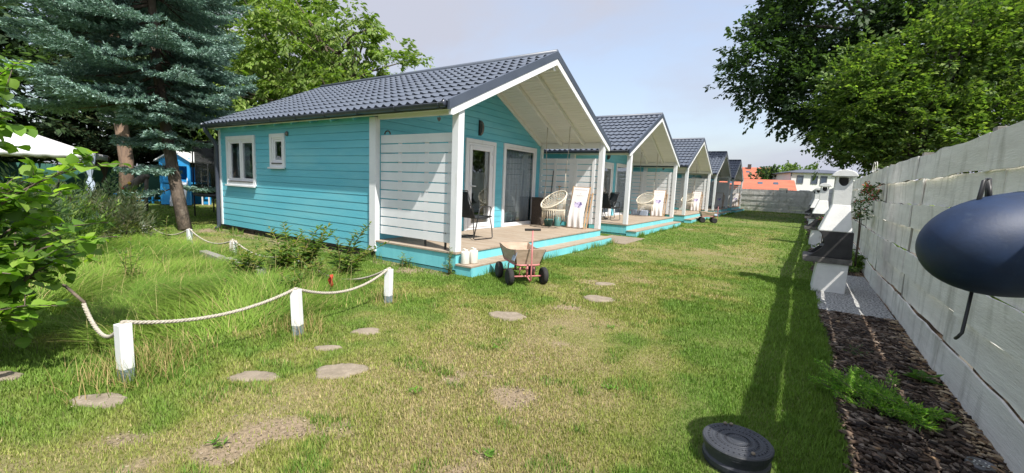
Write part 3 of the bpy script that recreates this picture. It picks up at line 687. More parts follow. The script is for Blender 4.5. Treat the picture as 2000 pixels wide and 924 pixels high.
# ------------------------------------------------------------------ flat stones set in the lawn
sl = ['large rounded sandy stepping stone in the dry near lawn', 'long sandy stepping stone left of the large rounded one', 'sandy stepping stone nearest the left rope post', 'sandy stepping stone on mid lawn in line with the inspection shaft and cart',
      'sandy stepping stone right of the plywood cart', 'sandy stepping stone near the middle rope post', 'smallest sandy stone, half under grass near the middle rope post', 'farthest sandy stepping stone, beyond the cart',
      'sandy stone under the leafy bush at far left', None]
for i, (x, y, a, b) in enumerate(STONES[:9]):
    rr = random.Random(i+40); n = 40; ang = rr.uniform(0, 3); mb = MB(); top = []; mid = []; bot = []
    for k in range(n):
        th = 2*math.pi*k/n; q = 1+.12*math.sin(2*th+i)+.10*math.sin(3*th+2*i)+.06*math.sin(5*th+i*3)+.04*math.sin(11*th+i)+rr.uniform(-.03, .03)
        px, py = .88*a*q*math.cos(th), .88*b*q*math.sin(th); cx = x+px*math.cos(.6)-py*math.sin(.6); cy = y+px*math.sin(.6)+py*math.cos(.6)
        top.append((x+(cx-x)*.88, y+(cy-y)*.88, .013+rr.uniform(-.001, .001))); mid.append((cx, cy, .004)); bot.append((cx, cy, -.02))
    rings = [bot, mid, top]
    for f_in, dz in ((.6, .004), (.3, .006)): rings.append([(x+(p[0]-x)*f_in, y+(p[1]-y)*f_in, .013+dz*.5+rr.uniform(-.002, .002)) for p in mid])
    vs = [p for r in rings for p in r]+[(x, y, .017)]; fs = [(r*n+k, r*n+(k+1) % n, (r+1)*n+(k+1) % n, (r+1)*n+k) for r in range(4) for k in range(n)]+[(4*n+k, 4*n+(k+1) % n, 5*n) for k in range(n)]
    o = MB().add(vs, fs, True).build('stepping_stone', 'stone'); tag(o, sl[i], 'stone', 'flat stones set in the lawn')
# kerb slabs edging the bed
for (p, q, lb) in (((-7.75, 2.95), (-7.0, 2.90), 'left grey kerb block edging the tall grass bed'), ((-6.9, 2.93), (-5.75, 2.85), 'longer grey kerb block edging the tall grass bed')):
    d = (Vector((*q, 0))-Vector((*p, 0)))/2; c = (Vector((*q, 0))+Vector((*p, 0)))/2
    o = MB().obox(c+Vector((0, 0, .09)), d, Vector((0, .055, 0)), (0, 0, .12)).build('kerb_block', 'kerb', None, bevel=.01); tag(o, lb, 'kerb block', 'kerb blocks at the bed edge')

# ------------------------------------------------------------------ rope posts and ropes
RP = [(-3.715, .925, .40), (-3.69, 2.13, .41), (-3.905, 3.35, .40), (-6.19, 3.55, .285), (-8.03, 3.52, .28), (-9.95, 3.57, .30), (-11.62, 3.36, .32)]
rl = ['white rope post nearest the camera, at the bed corner by the leafy bush', 'white rope post with grey foot, middle of the three near ones', 'white rope post by the weeds, closest to the cabin porch',
      'rear white rope post behind the weeds with the red leaf', 'rear white rope post with rope hanging down it, in front of the cabin wall', 'rear white rope post beside the spruce trunk', 'farthest white rope post, left of the spruce trunk']
rot = [.18, .5, .25, .1, .2, .1, .3]
lean = [(0, 0), (-.035, .005), (.0, .01), (.0, 0), (0, 0), (0, 0), (.01, 0)]
for i, (x, y, h) in enumerate(RP):
    t = empty('rope_post', (x, y, 0), rl[i], 'post', 'white posts holding the rope')
    c, s = math.cos(rot[i]), math.sin(rot[i]); lx, ly = lean[i]; hw = .037
    def q(z0, z1, w): return [(x+w*(c*a-s*b)+lx*z/h, y+w*(s*a+c*b)+ly*z/h, z) for z in (z0, z1) for a, b in ((-1, -1), (1, -1), (1, 1), (-1, 1))]
    MB().hexa(q(-.03, .085, hw-.002)).build('foot', 'grey_paint', t, bevel=.003); MB().hexa(q(.086, h, hw)).build('shaft', 'white', t, bevel=.004)
def strand_rope(name, pts, label, group='ropes around the grass bed', r=.0135, parent=None):
    """three twisted strands along a polyline"""
    P = [Vector(p) for p in pts]; mb = MB(); d = [0]
    for a, b in zip(P[:-1], P[1:]): d.append(d[-1]+(b-a).length)
    L = d[-1]; n = int(L/.012)+2; S = []
    k = 0
    for i in range(n):
        t = L*i/(n-1)
        while k < len(d)-2 and d[k+1] < t: k += 1
        S.append(P[k].lerp(P[k+1], (t-d[k])/max(1e-6, d[k+1]-d[k])))
    for s in range(3):
        pp = []
        for i, p in enumerate(S):
            tg = (S[min(i+1, n-1)]-S[max(i-1, 0)]).normalized(); u = tg.cross(Vector((0, 0, 1))); u = u.normalized() if u.length > .05 else Vector((1, 0, 0)); v = u.cross(tg)
            a = 2*math.pi*(L*i/(n-1)/.075+s/3); pp.append(p+(u*math.cos(a)+v*math.sin(a))*r*.55)
        mb.tube(pp, r*.62, 5)
    return tag(mb.build(name, 'rope', parent), label, 'rope', group)
def cat(a, b, sag, n=16):
    a, b = Vector(a), Vector(b); return [a.lerp(b, i/n)-Vector((0, 0, 4*sag*(i/n)*(1-i/n))) for i in range(n+1)]
top = [Vector((x+lean[i][0], y+lean[i][1], h+.012)) for i, (x, y, h) in enumerate(RP)]
near = cat((-4.30, .86, .44), top[0], .17)[:-1]+cat(top[0], top[1], .095)[:-1]+cat(top[1], top[2], .14)
strand_rope('rope', near, 'thick pale rope sagging between the three nearest white posts', r=.013)
rear = cat(top[2]+Vector((0, .02, 0)), top[3], .26)[:-1]+cat(top[3], top[4], .17)[:-1]+cat(top[4], top[5], .16)[:-1]+cat(top[5], top[6], .2)
strand_rope('rope', rear, 'pale rope sagging along the rear posts towards the spruce', r=.013)
for i in (3, 4):
    p = top[i]; strand_rope('rope', [p+Vector((.05, -.045, -.17)), p+Vector((.045, -.045, -.02)), p+Vector((.0, -.01, .014)), p+Vector((-.04, -.04, -.03)), p+Vector((-.02, -.05, -.2))], 'loose rope end draped over the rear post %s' % ('behind the weeds' if i == 3 else 'in front of the cabin wall'), r=.013)

# ------------------------------------------------------------------ plywood carts
def make_cart():
    root = empty('handcart', (0, 0, 0), 'weathered plywood handcart with red frame and upright T handle by the porch step', 'handcart', 'plywood handcarts on the lawn')
    mb = MB(); zt, zb = .535, .295
    bl, bw, tl, tw = .275, .165, .350, .222
    co = lambda l, w_, z: [(-l, -w_, z), (l, -w_, z), (l, w_, z), (-l, w_, z)]
    b4, t4 = co(bl, bw, zb), co(tl, tw, zt)
    for i in range(4):
        j = (i+1) % 4; n = (Vector(b4[j])-Vector(b4[i])).cross(Vector(t4[i])-Vector(b4[i])).normalized()*.011
        tops = [Vector(t4[j]), Vector(t4[i])]
        if i in (0, 2): # long sides dip towards the front like the photo
            mid = [Vector(t4[i]).lerp(Vector(t4[j]), u)-Vector((0, 0, .035*math.sin(math.pi*u))) for u in (.75, .5, .25)]
            tops = [tops[0]]+mid+[tops[1]]
        mb.prism([Vector(b4[i]), Vector(b4[j])]+tops, n)
    tray = mb.build('tray', 'ply', root)
    MB().box(-bl-.005, bl+.005, -bw-.005, bw+.005, zb-.012, zb).build('tray_floor', 'ply', root)
    mb = MB()
    for i in range(4):
        d = Vector((math.copysign(.014, b4[i][0]), math.copysign(.014, b4[i][1]), 0)); mb.tube([Vector(b4[i])+d, Vector(t4[i])+d+Vector((0, 0, -.01))], .007, 6)
    mb.build('corner_braces', 'brown_box', tray)
    MB().lathe((-.12, 0, zt-.004), [(0, 0)], 6) if 0 else None
    mb = MB(); ring = [(s*bl*1.13+(0), 0, 0) for s in (1,)]
    loop = []
    for i in range(40):
        a = 2*math.pi*i/40; ca, sa = math.cos(a), math.sin(a); loop.append((.335*math.copysign(abs(ca)**.35, ca), .19*math.copysign(abs(sa)**.35, sa), .30))
    mb.tube(loop, .013, 8, closed=True); fr = mb.build('frame', 'pink', root)
    for sx in (-1, 1):
        MB().tube([(sx*.26, -.245, .125), (sx*.26, .245, .125)], .013, 8).tube([(sx*.26, 0, .125), (sx*.26, 0, .295)], .018, 8).tube([(sx*.26, -.12, .125), (sx*.26, -.10, .29)], .009, 6).tube([(sx*.26, .12, .125), (sx*.26, .10, .29)], .009, 6).build('axle', 'pink', fr)
        for sy in (-1, 1):
            w_ = MB(); ax = (0, 1, 0); c_ = (sx*.26, sy*.262, .127)
            prof = [(.075, -.036), (.100, -.040), (.120, -.030), (.127, -.012), (.127, .012), (.120, .030), (.100, .040), (.075, .036)]
            w_.lathe(c_, prof, 28, axis=ax); wh = w_.build('wheel', 'rubber', root)
            MB().lathe(c_, [(0, -.03), (.03, -.034), (.035, -.018), (.062, -.018), (.078, -.034), (.078, .034), (.062, .018), (.035, .018), (.03, .034), (0, .03)], 20, axis=ax).build('rim', 'pink', wh)
    MB().tube([(.26, 0, .13), (.40, 0, .075), (.425, 0, .10), (.428, 0, .30), (.418, 0, .815)], .0125, 8).build('drawbar', 'pink', root)
    MB().tube([(.418, -.115, .82), (.418, .115, .82)], .017, 10).build('handle_grip', 'rubber', root)
    mb = MB(); mb.obox((.30, -.216, .43), (.06, 0, 0), (0, .002, 0), (0, .02, .06)); mb.build('sticker', 'curtain_blue', tray)
    return root
def place(o, x, y, z, rz, label=None):
    o.location = (x, y, z); o.rotation_euler = (0, 0, rz)
    if label: o['label'] = label
    return o
cart = make_cart(); cart2 = copy_tree(cart)
place(cart, -3.40, 5.44, 0, R_(-38))
place(cart2, -3.62, 22.3, 0, R_(20), 'far plywood handcart beside the third cabin porch')

# ------------------------------------------------------------------ porch furniture
def make_chair():
    root = empty('patio_chair', (0, 0, 0), 'black sling chair with looped legs behind the nearest cabin privacy screen', 'chair', 'black chairs on the porches')
    # faces +Y; origin on the floor
    mb = MB(); mb.grid(lambda u, v: ((u-.5)*.46, -.20+v*.44, .42-.035*math.sin(math.pi*v)+.012*(v)), 6, 8); mb.build('seat', 'mesh_fabric', root, solid=.006)
    mb = MB(); mb.grid(lambda u, v: ((u-.5)*.46, -.20-.20*v-.03*math.sin(math.pi*v), .42+.50*v), 6, 8); mb.build('backrest', 'mesh_fabric', root, solid=.006)
    for sx in (-1, 1):
        x = sx*.245
        MB().tube([(x, .25, .44), (x, -.20, .415), (x, -.27, .56), (x, -.41, .94)], .011, 8).build('side_rail', 'black', root)
        MB().tube([(x, .20, .435), (x+sx*.02, .25, .20), (x+sx*.02, .27, .03), (x+sx*.02, .24, .013), (x+sx*.02, -.20, .013), (x+sx*.02, -.24, .03), (x+sx*.02, -.14, .42), (x+sx*.015, -.10, .60), (x+sx*.01, -.02, .64), (x+sx*.01, .19, .635), (x+sx*.012, .22, .60), (x, .20, .44)], .011, 8).build('leg', 'black', root)
    MB().tube([(-.245, -.41, .94), (.245, -.41, .94)], .011, 8).tube([(-.245, .25, .44), (.245, .25, .44)], .011, 8).build('cross_rail', 'black', root)
    return root
ch = make_chair(); chs = [ch]+[copy_tree(ch) for _ in range(4)]
place(ch, -5.35, 6.72, .345, R_(-8))
place(chs[1], -5.52, 14.45, .345, R_(-20), 'black chair on the second cabin porch, side on to the lawn')
place(chs[2], -6.0, 15.3, .345, R_(150), 'black chair farther back on the second cabin porch, against the wall')
place(chs[3], -5.45, 22.35, .345, R_(-10), 'black chair on the third cabin porch')
place(chs[4], -5.45, 30.35, .345, R_(5), 'black chair on the fourth cabin porch, in shade')

def make_swing():
    root = empty('hanging_chair', (0, 0, 0), 'cream macrame swing chair hanging under the nearest cabin gable', 'hanging chair', 'macrame swing chairs on the porches')
    a = Vector((.345, .03, .125)); b = Vector((-.085, .29, .19)); c0 = Vector((0, 0, 1.07))
    ring = [c0+a*math.cos(t)+b*math.sin(t) for t in [2*math.pi*i/40 for i in range(40)]]
    MB().tube(ring, .017, 8, closed=True).build('hoop', 'cotton', root)
    c1 = Vector((.02, -.02, .80)); a1 = Vector((.30, 0, .01)); b1 = Vector((0, .26, 0))
    ring2 = [c1+a1*math.cos(t)+b1*math.sin(t) for t in [2*math.pi*i/32 for i in range(32)]]
    MB().tube(ring2, .014, 8, closed=True).build('seat_hoop', 'cotton', root)
    mb = MB(); nrm = a.cross(b).normalized()
    for s in (-1, 1):   # diamond net bulging behind the hoop
        for k in range(-7, 8):
            o = k/8*1.25; pts = []
            for i in range(17):
                t = -1.05+2.1*i/16; u, v = (o+s*t)*.72, (o-s*t)*.72*s
                u, v = (t+o)*.7, s*(t-o)*.7
                if u*u+v*v <= 1.0: pts.append(c0+a*u+b*v-nrm*(.10*(1-u*u-v*v)))
            if len(pts) > 1: mb.tube(pts, .0045, 4)
    mb.build('net', 'cotton', root)
    mb = MB()
    for i in range(28):
        t = 2*math.pi*i/28; p = c0+a*math.cos(t)+b*math.sin(t); q = c1+a1*math.cos(t+.12)+b1*math.sin(t+.12); q2 = c1+a1*math.cos(t-.12)+b1*math.sin(t-.12)
        if p.z-q.z < .5: mb.tube([p, q], .004, 4); mb.tube([p, q2], .004, 4)
    for i in range(34):
        t = 2*math.pi*i/34; p = c1+a1*math.cos(t)+b1*math.sin(t); mb.tube([p, p+Vector((0, 0, -.05)), p+Vector((.004, 0, -.22-.06*math.sin(i*2.3)))], [.004, .010, .007], 5)
    for k in range(9):
        x = -.26+.065*k; mb.tube([c1+Vector((x, -.22*math.sqrt(max(0, 1-(x/.3)**2)), 0)), c1+Vector((x, .22*math.sqrt(max(0, 1-(x/.3)**2)), 0))], .004, 4)
    mb.build('fringe', 'cotton', root)
    h1, h2 = Vector((-.30, .02, 3.0)), Vector((.345, .02, 3.02))
    for i, h in ((0, h2), (1, h1)):
        k1, k2 = h+Vector((-.0, -.01, -.75)), None
        mb = MB(); sx = 1 if i == 0 else -1
        mb.tube([h, h-Vector((0, 0, .62))], .011, 6)
        e1 = c0+a*(sx*.92)+b*.35; e2 = c1+a1*(sx*.95); kk = h-Vector((0, 0, .62)); kk2 = Vector((kk.x*.85, kk.y, 1.75))
        mb.tube([kk, kk2], .009, 6); mb.tube([kk2, e1], .006, 5); mb.tube([kk2, e2], .006, 5); mb.build('suspension_rope', 'rope' if i else 'rope', root)
        mb = MB(); mb.obox(h+Vector((0, 0, .012)), (.05, 0, 0), (0, .015, 0), (0, 0, .006)); mb.tube([h, h+Vector((0, 0, .01))], .012, 6); mb.build('hook', 'black', root)
    return root
sw = make_swing(); sws = [sw]+[copy_tree(sw) for _ in range(2)]
place(sw, -5.33, 9.98, .02, 0)
place(sws[1], -5.33, 9.98+PITCH, .02, .15, 'cream macrame swing chair hanging on the second cabin porch')
place(sws[2], -5.33, 9.98+2*PITCH, .02, -.2, 'cream macrame swing chair hanging on the third cabin porch')

def make_deckchair():
    root = empty('deckchair', (0, 0, 0), 'folded deckchair with white printed canvas leaning at the nearest porch corner post', 'deckchair', 'folded deckchairs leaning on the porches')
    W, H, dy = .245, 1.10, .30   # leans back towards +Y
    L = lambda x, s, o=0: Vector((x, s*dy+o*-.96, s*H+o*-.26))
    mb = MB()
    for sx in (-1, 1): mb.obox(L(sx*W, .5), (.014, 0, 0), (0, .022, -.006), (0, dy/2, H/2))
    for s in (.02, .98): mb.obox(L(0, s), (W, 0, 0), (0, .014, 0), (0, 0, .016))
    mb.build('outer_frame', 'beech', root, bevel=.003)
    mb = MB()
    for sx in (-1, 1): mb.obox(L(sx*W*1.12+.03, .42, -.06), (.013, 0, 0), (0, .02, 0), (.02, dy/2*.8, H/2*.86))
    mb.obox(L(.03, .80, -.06), (W*1.1, 0, 0), (0, .012, 0), (0, 0, .014)); mb.build('inner_frame', 'beech', root, bevel=.003)
    def cloth(u, v, o=0):
        sg = .05*math.sin(math.pi*min(1, v*1.02))+.045*math.exp(-((v-.25)/.22)**2); fo = .016*math.sin(u*17+v*3)*max(0, .62-v)*1.7
        return L((u-.5)*2*(W-.016)*(1-.05*math.sin(math.pi*v)), .02+.96*v, .018+sg+fo+o)
    mb = MB(); mb.grid(cloth, 30, 30); ca = mb.build('canvas', 'canvas', root, solid=.004)
    mb = MB()
    def disc(u0, v0, ru, rv, o=.006, n=22, nz=0):
        vs = [cloth(u0, v0, o)]+[cloth(u0+ru*math.cos(t)*(1+nz*math.sin(5*t)), v0+rv*math.sin(t)*(1+nz*math.sin(5*t+1)), o) for t in [2*math.pi*i/n for i in range(n)]]
        return vs, [(0, 1+i, 1+(i+1) % n) for i in range(n)]
    mb.add(*disc(.52, .585, .27, .075, .005, nz=.12)); mb.build('printed_emblem', 'lilac', ca)
    mb = MB()
    for (u, v, ru, rv) in ((.66, .635, .055, .022), (.70, .605, .05, .02), (.64, .575, .035, .018), (.58, .555, .035, .014), (.30, .64, .018, .018), (.26, .655, .018, .01), (.35, .625, .05, .006), (.45, .612, .05, .005), (.60, .60, .06, .007), (.55, .53, .02, .02)): mb.add(*disc(u, v, ru, rv, .008, 10))
    mb.build('emblem_details', 'ink', ca)
    mb = MB()
    def strip(u0, u1, v0, v1, o=.007): vs = [cloth(u0, v0, o), cloth(u1, v0, o), cloth(u1, v1, o), cloth(u0, v1, o)]; mb.add(vs, [(0, 1, 2, 3)])
    strip(.12, .88, .945, .955)
    rr = random.Random(3); u = .28
    while u < .80:
        h = rr.choice((.012, .012, .02)); strip(u, u+.012, .80, .80+h); strip(u, u+.03, .80 if rr.random() < .5 else .808, .804 if rr.random() < .5 else .812); u += .043
    for k in range(9): strip(.26+k*.055, .28+k*.055, .478, .486)
    strip(.52, .532, .83, .87); strip(.50, .56, .862, .868)
    mb.build('lettering', 'inkgrey', ca)
    return root
dc = make_deckchair(); dcs = [dc]+[copy_tree(dc) for _ in range(4)]
place(dc, -4.93, 10.50, .345, 0)
place(dcs[1], -4.98, 10.50+PITCH, .345, .04, 'folded white deckchair leaning on the second cabin porch')
place(dcs[2], -5.02, 10.50+2*PITCH, .345, -.04, 'folded white deckchair leaning on the third cabin porch')
place(dcs[3], -4.95, 10.50+3*PITCH, .345, .02, 'folded white deckchair on the fourth cabin porch, in shade')
place(dcs[4], -4.80, 10.50+4*PITCH, .345, .02, 'folded white deckchair on the farthest cabin porch')

# jugs on the step, bucket, box, brooms
for i, (x, y, h, r) in enumerate(((-4.285, 5.20, .205, .068), (-4.235, 5.345, .215, .070))):
    t = empty('water_canister', (x, y, .169), ('left' if i == 0 else 'right')+' one of two off white canisters on the end of the nearest porch step', 'canister', 'canisters on the step')
    pr = [(0, 0), (r*.93, 0), (r, .012), (r*.99, h*.5), (r, h*.86), (r*.93, h*.95), (r*.5, h*.985), (r*.3, h), (0, h)]
    mb = MB(); mb.lathe((x, y, .169), pr, 24); mb.build('body', 'jug', t)
    MB().lathe((x+.02, y, .169+h), [(.022, -.01), (.024, .022), (0, .024)], 14).build('cap', 'jug', t)
    MB().tube([(x-.055, y, .169+h*.93), (x-.05, y, .169+h+.025), (x-.01, y, .169+h+.03), (x+.0, y, .169+h-.002)], .009, 6).build('handle', 'jug', t)
t = empty('bucket', (-5.70, 10.42, .345), 'teal bucket under the macrame swing on the nearest porch', 'bucket')
MB().lathe((-5.70, 10.42, .345), [(0, .008), (.10, .008), (.10, 0), (.125, .17), (.135, .172), (.135, .185), (.118, .185), (.095, .015), (0, .015)], 26).build('body', 'teal', t)
MB().tube([(-5.70+.128*math.cos(a), 10.42, .53+.11*math.sin(a)*.6) for a in [math.pi*i/10 for i in range(11)]], .004, 5).build('bail', 'steel', t)
t = empty('watering_can', (-5.50, 10.58, .345), 'pale teal watering can beside the bucket on the nearest porch', 'watering can')
MB().lathe((-5.50, 10.58, .345), [(0, 0), (.09, 0), (.095, .02), (.085, .23), (.06, .26), (.0, .262)], 22).build('body', 'teal', t)
MB().tube([(-5.42, 10.58, .40), (-5.33, 10.55, .52), (-5.28, 10.53, .60)], [.018, .012, .016], 8).build('spout', 'teal', t)
MB().tube([(-5.53, 10.58, .60), (-5.57, 10.58, .67), (-5.64, 10.58, .62), (-5.59, 10.58, .47)], .008, 6).build('handle', 'teal', t)
t = empty('storage_box', (-6.12, 10.62, .345), 'tall dark brown woven box in the porch corner beside the swing', 'box')
MB().box(-6.27, -5.98, 10.45, 10.84, .347, 1.06).build('body', 'brown_box', t, bevel=.01); MB().box(-6.28, -5.97, 10.44, 10.845, 1.064, 1.10).build('lid', 'brown_box', t, bevel=.008)
t = empty('broom', (-5.86, 10.75, .345), 'broom with dark handle leaning on the nearest porch screen', 'broom')
MB().tube([(-5.86, 10.68, .45), (-5.84, 10.835, 1.86)], .011, 8).build('handle', 'black', t); MB().hexa([(-5.99, 10.65, .347), (-5.73, 10.65, .347), (-5.73, 10.71, .347), (-5.99, 10.71, .347), (-5.93, 10.665, .46), (-5.79, 10.665, .46), (-5.79, 10.70, .46), (-5.93, 10.70, .46)]).build('brush', 'beech', t)
t = empty('spade', (-5.66, 10.72, .345), 'short handled spade leaning on the nearest porch screen', 'spade')
MB().tube([(-5.66, 10.70, .62), (-5.62, 10.825, 1.42)], .012, 8).tube([(-5.67, 10.825, 1.43), (-5.57, 10.825, 1.43)], .011, 6).build('handle', 'beech', t); MB().hexa([(-5.73, 10.67, .35), (-5.61, 10.67, .35), (-5.61, 10.675, .35), (-5.73, 10.675, .35), (-5.75, 10.69, .62), (-5.58, 10.69, .62), (-5.58, 10.697, .62), (-5.75, 10.697, .62)]).build('blade', 'steel', t)
t = empty('planter', (-5.75, 10.3+PITCH, .345), 'blue grey planter box under the swing on the second cabin porch', 'planter')
MB().box(-6.05, -5.35, 10.42+PITCH, 10.70+PITCH, .347, .56).build('trough', 'curtain_blue', t, bevel=.01)
# small heart ornament under the eaves beam
mb = MB(); hp = []
for i in range(24):
    a = 2*math.pi*i/24; hp.append((-4.85+.038*math.sin(a)**3*1.0, 5.145, 2.405+.034*(math.cos(a)-.38*math.cos(2*a)-.15*math.cos(3*a))))
mb.prism(hp, (0, .008, 0)); mb.tube([(-4.85, 5.15, 2.43), (-4.85, 5.15, 2.466)], .002, 4)
tag(mb.build('heart_ornament', 'steel'), 'small dark heart hanging under the nearest porch eaves beam', 'ornament')
# ------------------------------------------------------------------ playground, tent and other things behind the bed
# blue playhouse with slide
def playhouse():
    c = Vector((-21.95, 7.85, 0)); ang = R_(35); ux = Vector((math.cos(ang), math.sin(ang), 0)); uy = Vector((-ux.y, ux.x, 0))
    t = empty('playhouse', c, 'bright blue wooden playhouse with white roof edges behind the spruce trunk', 'playhouse')
    P = lambda a, b, z: c+ux*a+uy*b+Vector((0, 0, z))
    OB = lambda mb, a, b, z, ha, hb, hz: mb.obox(P(a, b, z), ux*ha, uy*hb, (0, 0, hz))
    mb = MB(); OB(mb, 0, -.62, .45, .60, .02, .42); OB(mb, 0, .62, .8, .60, .02, .8); OB(mb, -.60, 0, .8, .02, .6, .8)
    for s in (-1, 1): OB(mb, s*.56, -.62, 1.0, .05, .03, .95)
    OB(mb, 0, -.62, 1.00, .52, .02, .07); OB(mb, -.42, -.62, 1.35, .14, .02, .30); OB(mb, 0, -.62, 1.72, .55, .02, .10)
    mb.prism([P(-.6, -.64, 1.82), P(.6, -.64, 1.82), P(0, -.64, 2.16)], uy*.04); mb.build('wall', 'blue', t)
    mb = MB(); OB(mb, 0, 0, .93, .60, .60, .03); mb.build('floor', 'blue', t)
    r = MB()
    for s in (-1, 1): r.hexa([P(s*.74, -.75, 1.78), P(0, -.75, 2.22), P(0, .75, 2.22), P(s*.74, .75, 1.78), P(s*.74, -.75, 1.83), P(0, -.75, 2.27), P(0, .75, 2.27), P(s*.74, .75, 1.83)])
    r.build('roof', 'white', t)
    w_ = MB(); OB(w_, .22, -.65, .55, .17, .015, .15); wn = w_.build('window', 'far_glass', t)
    w_ = MB(); OB(w_, .22, -.668, .55, .17, .006, .012); OB(w_, .22, -.668, .55, .012, .006, .15); w_.build('glazing_bar', 'white', wn)
    w_ = MB(); w_.lathe(P(-.05, -.66, 1.52), [(0, .02), (.13, .02), (.13, 0)], 16, axis=-uy, ang=6.3); OB(w_, -.05, -.665, 1.33, .13, .01, .02); w_.build('round_ornament', 'white', t)
    s = MB()
    a0, a1 = P(.25, -.65, .98), P(1.05, -2.0, .08)
    d = a1-a0; sd = Vector((-d.y, d.x, 0)).normalized()*.22
    s.hexa([a0-sd, a0+sd, a1+sd, a1-sd, a0-sd+Vector((0, 0, .02)), a0+sd+Vector((0, 0, .02)), a1+sd+Vector((0, 0, .02)), a1-sd+Vector((0, 0, .02))])
    for q in (-1, 1): s.hexa([a0+q*sd*.92, a0+q*sd*1.08, a1+q*sd*1.08, a1+q*sd*.92]+[v+Vector((0, 0, .17)) for v in (a0+q*sd*.92, a0+q*sd*1.08, a1+q*sd*1.08, a1+q*sd*.92)])
    s.build('slide', 'white', t)
    g = MB()
    for k in range(6): OB(g, .72, .1, .5+k*.26, .14, .02, .02)
    for s_ in (-1, 1): OB(g, .72+s_*.14, .1, 1.0, .02, .02, 1.0)
    g.build('side_ladder', 'white', t)
    return t
playhouse()
t = empty('picnic_table', (-23.2, 6.95, 0), 'small blue picnic table with post beside the playhouse', 'table')
mb = MB(); mb.box(-23.55, -22.85, 6.75, 7.2, .50, .54); mb.build('table_top', 'blue', t)
for y in (6.45, 7.45): MB().box(-23.65, -22.75, y-.08, y+.08, .26, .30).build('bench', 'blue', t)
for x in (-23.45, -22.95): MB().box(x-.03, x+.03, 6.4, 7.5, .10, .14).box(x-.03, x+.03, 6.93, 7.0, 0, .5).build('leg', 'blue', t)
MB().box(-23.45, -23.32, 6.2, 6.33, 0, 1.25).build('post', 'blue', t)
# trampoline behind the cabin's rear corner
t = empty('trampoline', (-15.9, 7.6, 0), 'round black trampoline with safety net behind the nearest cabin rear corner', 'trampoline')
cx, cy, R0 = -15.9, 7.6, 1.6
MB().lathe((cx, cy, .70), [(0, 0), (R0-.02, 0), (R0-.02, .012), (0, .012)], 32).build('mat', 'mesh_fabric', t)
MB().tube([(cx+R0*math.cos(a), cy+R0*math.sin(a), .70) for a in [2*math.pi*i/36 for i in range(36)]], .05, 8, closed=True).build('pad_ring', 'black', t)
MB().lathe((cx, cy, .74), [(R0-.03, 0), (R0-.03, 1.62)], 36).build('safety_net', 'net', t, solid=.003)
for k in range(6):
    a = k*math.pi/3+.35; x, y = cx+(R0+.04)*math.cos(a), cy+(R0+.04)*math.sin(a)
    MB().tube([(x, y, 0), (x, y, .70)], .022, 6).tube([(x, y, .7), (x, y, 1.9), (cx+(R0+.0)*math.cos(a), cy+R0*math.sin(a), 2.36)], .019, 6).build('leg', 'black', t)
MB().tube([(cx+R0*math.cos(a), cy+R0*math.sin(a), 2.36) for a in [2*math.pi*i/36 for i in range(36)]], .018, 6, closed=True).build('top_ring', 'black', t)
# garden tent
t = empty('garden_tent', (-25.8, 3.7, 0), 'white pitched garden tent with tied grey blue drape, behind the leafy bush', 'tent')
rz = R_(-19); ce = Vector((-25.8, 3.7, 0)); Q = lambda a, b, z: ce+Vector((a*math.cos(rz)-b*math.sin(rz), a*math.sin(rz)+b*math.cos(rz), z))
mb = MB(); e = 2.35; n = 8
for (sa, sb) in ((1, 0), (0, 1), (-1, 0), (0, -1)):
    def fn(u, v, sa=sa, sb=sb):
        k = 1-v; a = (sa*e+(-sb)*e*(2*u-1))*k; b = (sb*e+sa*e*(2*u-1))*k; z = 1.93+.90*(v**1.12); return Q(a, b, z)
    mb.grid(fn, n, n)
mb.build('roof', 'tent', t, solid=.01)
mb = MB()
for (sa, sb) in ((1, 0), (0, 1), (-1, 0), (0, -1)):
    mb.grid(lambda u, v, sa=sa, sb=sb: Q(sa*e-sb*e*(2*u-1), sb*e+sa*e*(2*u-1), 1.98-.20*v*(1+.25*abs(math.sin(u*30)))), 60, 1)
mb.build('valance', 'tent', t, solid=.01)
for (a, b) in ((1, 1), (1, -1), (-1, 1), (-1, -1)):
    MB().tube([Q(a*2.2, b*2.2, 0), Q(a*2.2, b*2.2, 1.98)], .03, 8).build('pole', 'black', t)
def drape(p, m, name='drape'):
    pr = [(.10, 0), (.13, .35), (.12, .8), (.045, 1.0), (.045, 1.04), (.10, 1.25), (.19, 1.75), (.22, 1.9)]
    mb = MB(); n = 36; vs = []
    for r, h in pr:
        for j in range(n): a = 2*math.pi*j/n; rr_ = r*(1+.16*math.sin(9*a)); vs.append(p+Vector((rr_*math.cos(a), rr_*math.sin(a), h)))
    mb.add(vs, [(i*n+j, i*n+(j+1) % n, (i+1)*n+(j+1) % n, (i+1)*n+j) for i in range(len(pr)-1) for j in range(n)], True); mb.build(name, m, t)
drape(Q(2.2, 2.2, .03), 'curtain_blue'); drape(Q(2.2, -2.2, .03), 'curtain_blue'); drape(Q(-2.2, 2.2, .03), 'brown_box')
# dark green screened fence along the back of the garden
p0, p1 = Vector((-36, -3, 0)), Vector((-21.5, 13.5, 0)); d = p1-p0
t = empty('screen_fence', p0, 'dark green windscreen fence behind the tent and playhouse', 'fence')
nn = Vector((-d.y, d.x, 0)).normalized()*.01
nb = 8
for k in range(nb):
    a, b = p0+d*k/nb, p0+d*(k+1)/nb; mb = MB()
    mb.grid(lambda u, v, a=a, b=b: a.lerp(b, u)+nn*(2*math.sin(u*19))+Vector((0, 0, .08+1.42*v)), 20, 2); mb.build('screen_panel', 'greennet', t, solid=.004)
    MB().tube([a, a+Vector((0, 0, 1.62))], .03, 6).build('post', 'steel', t)
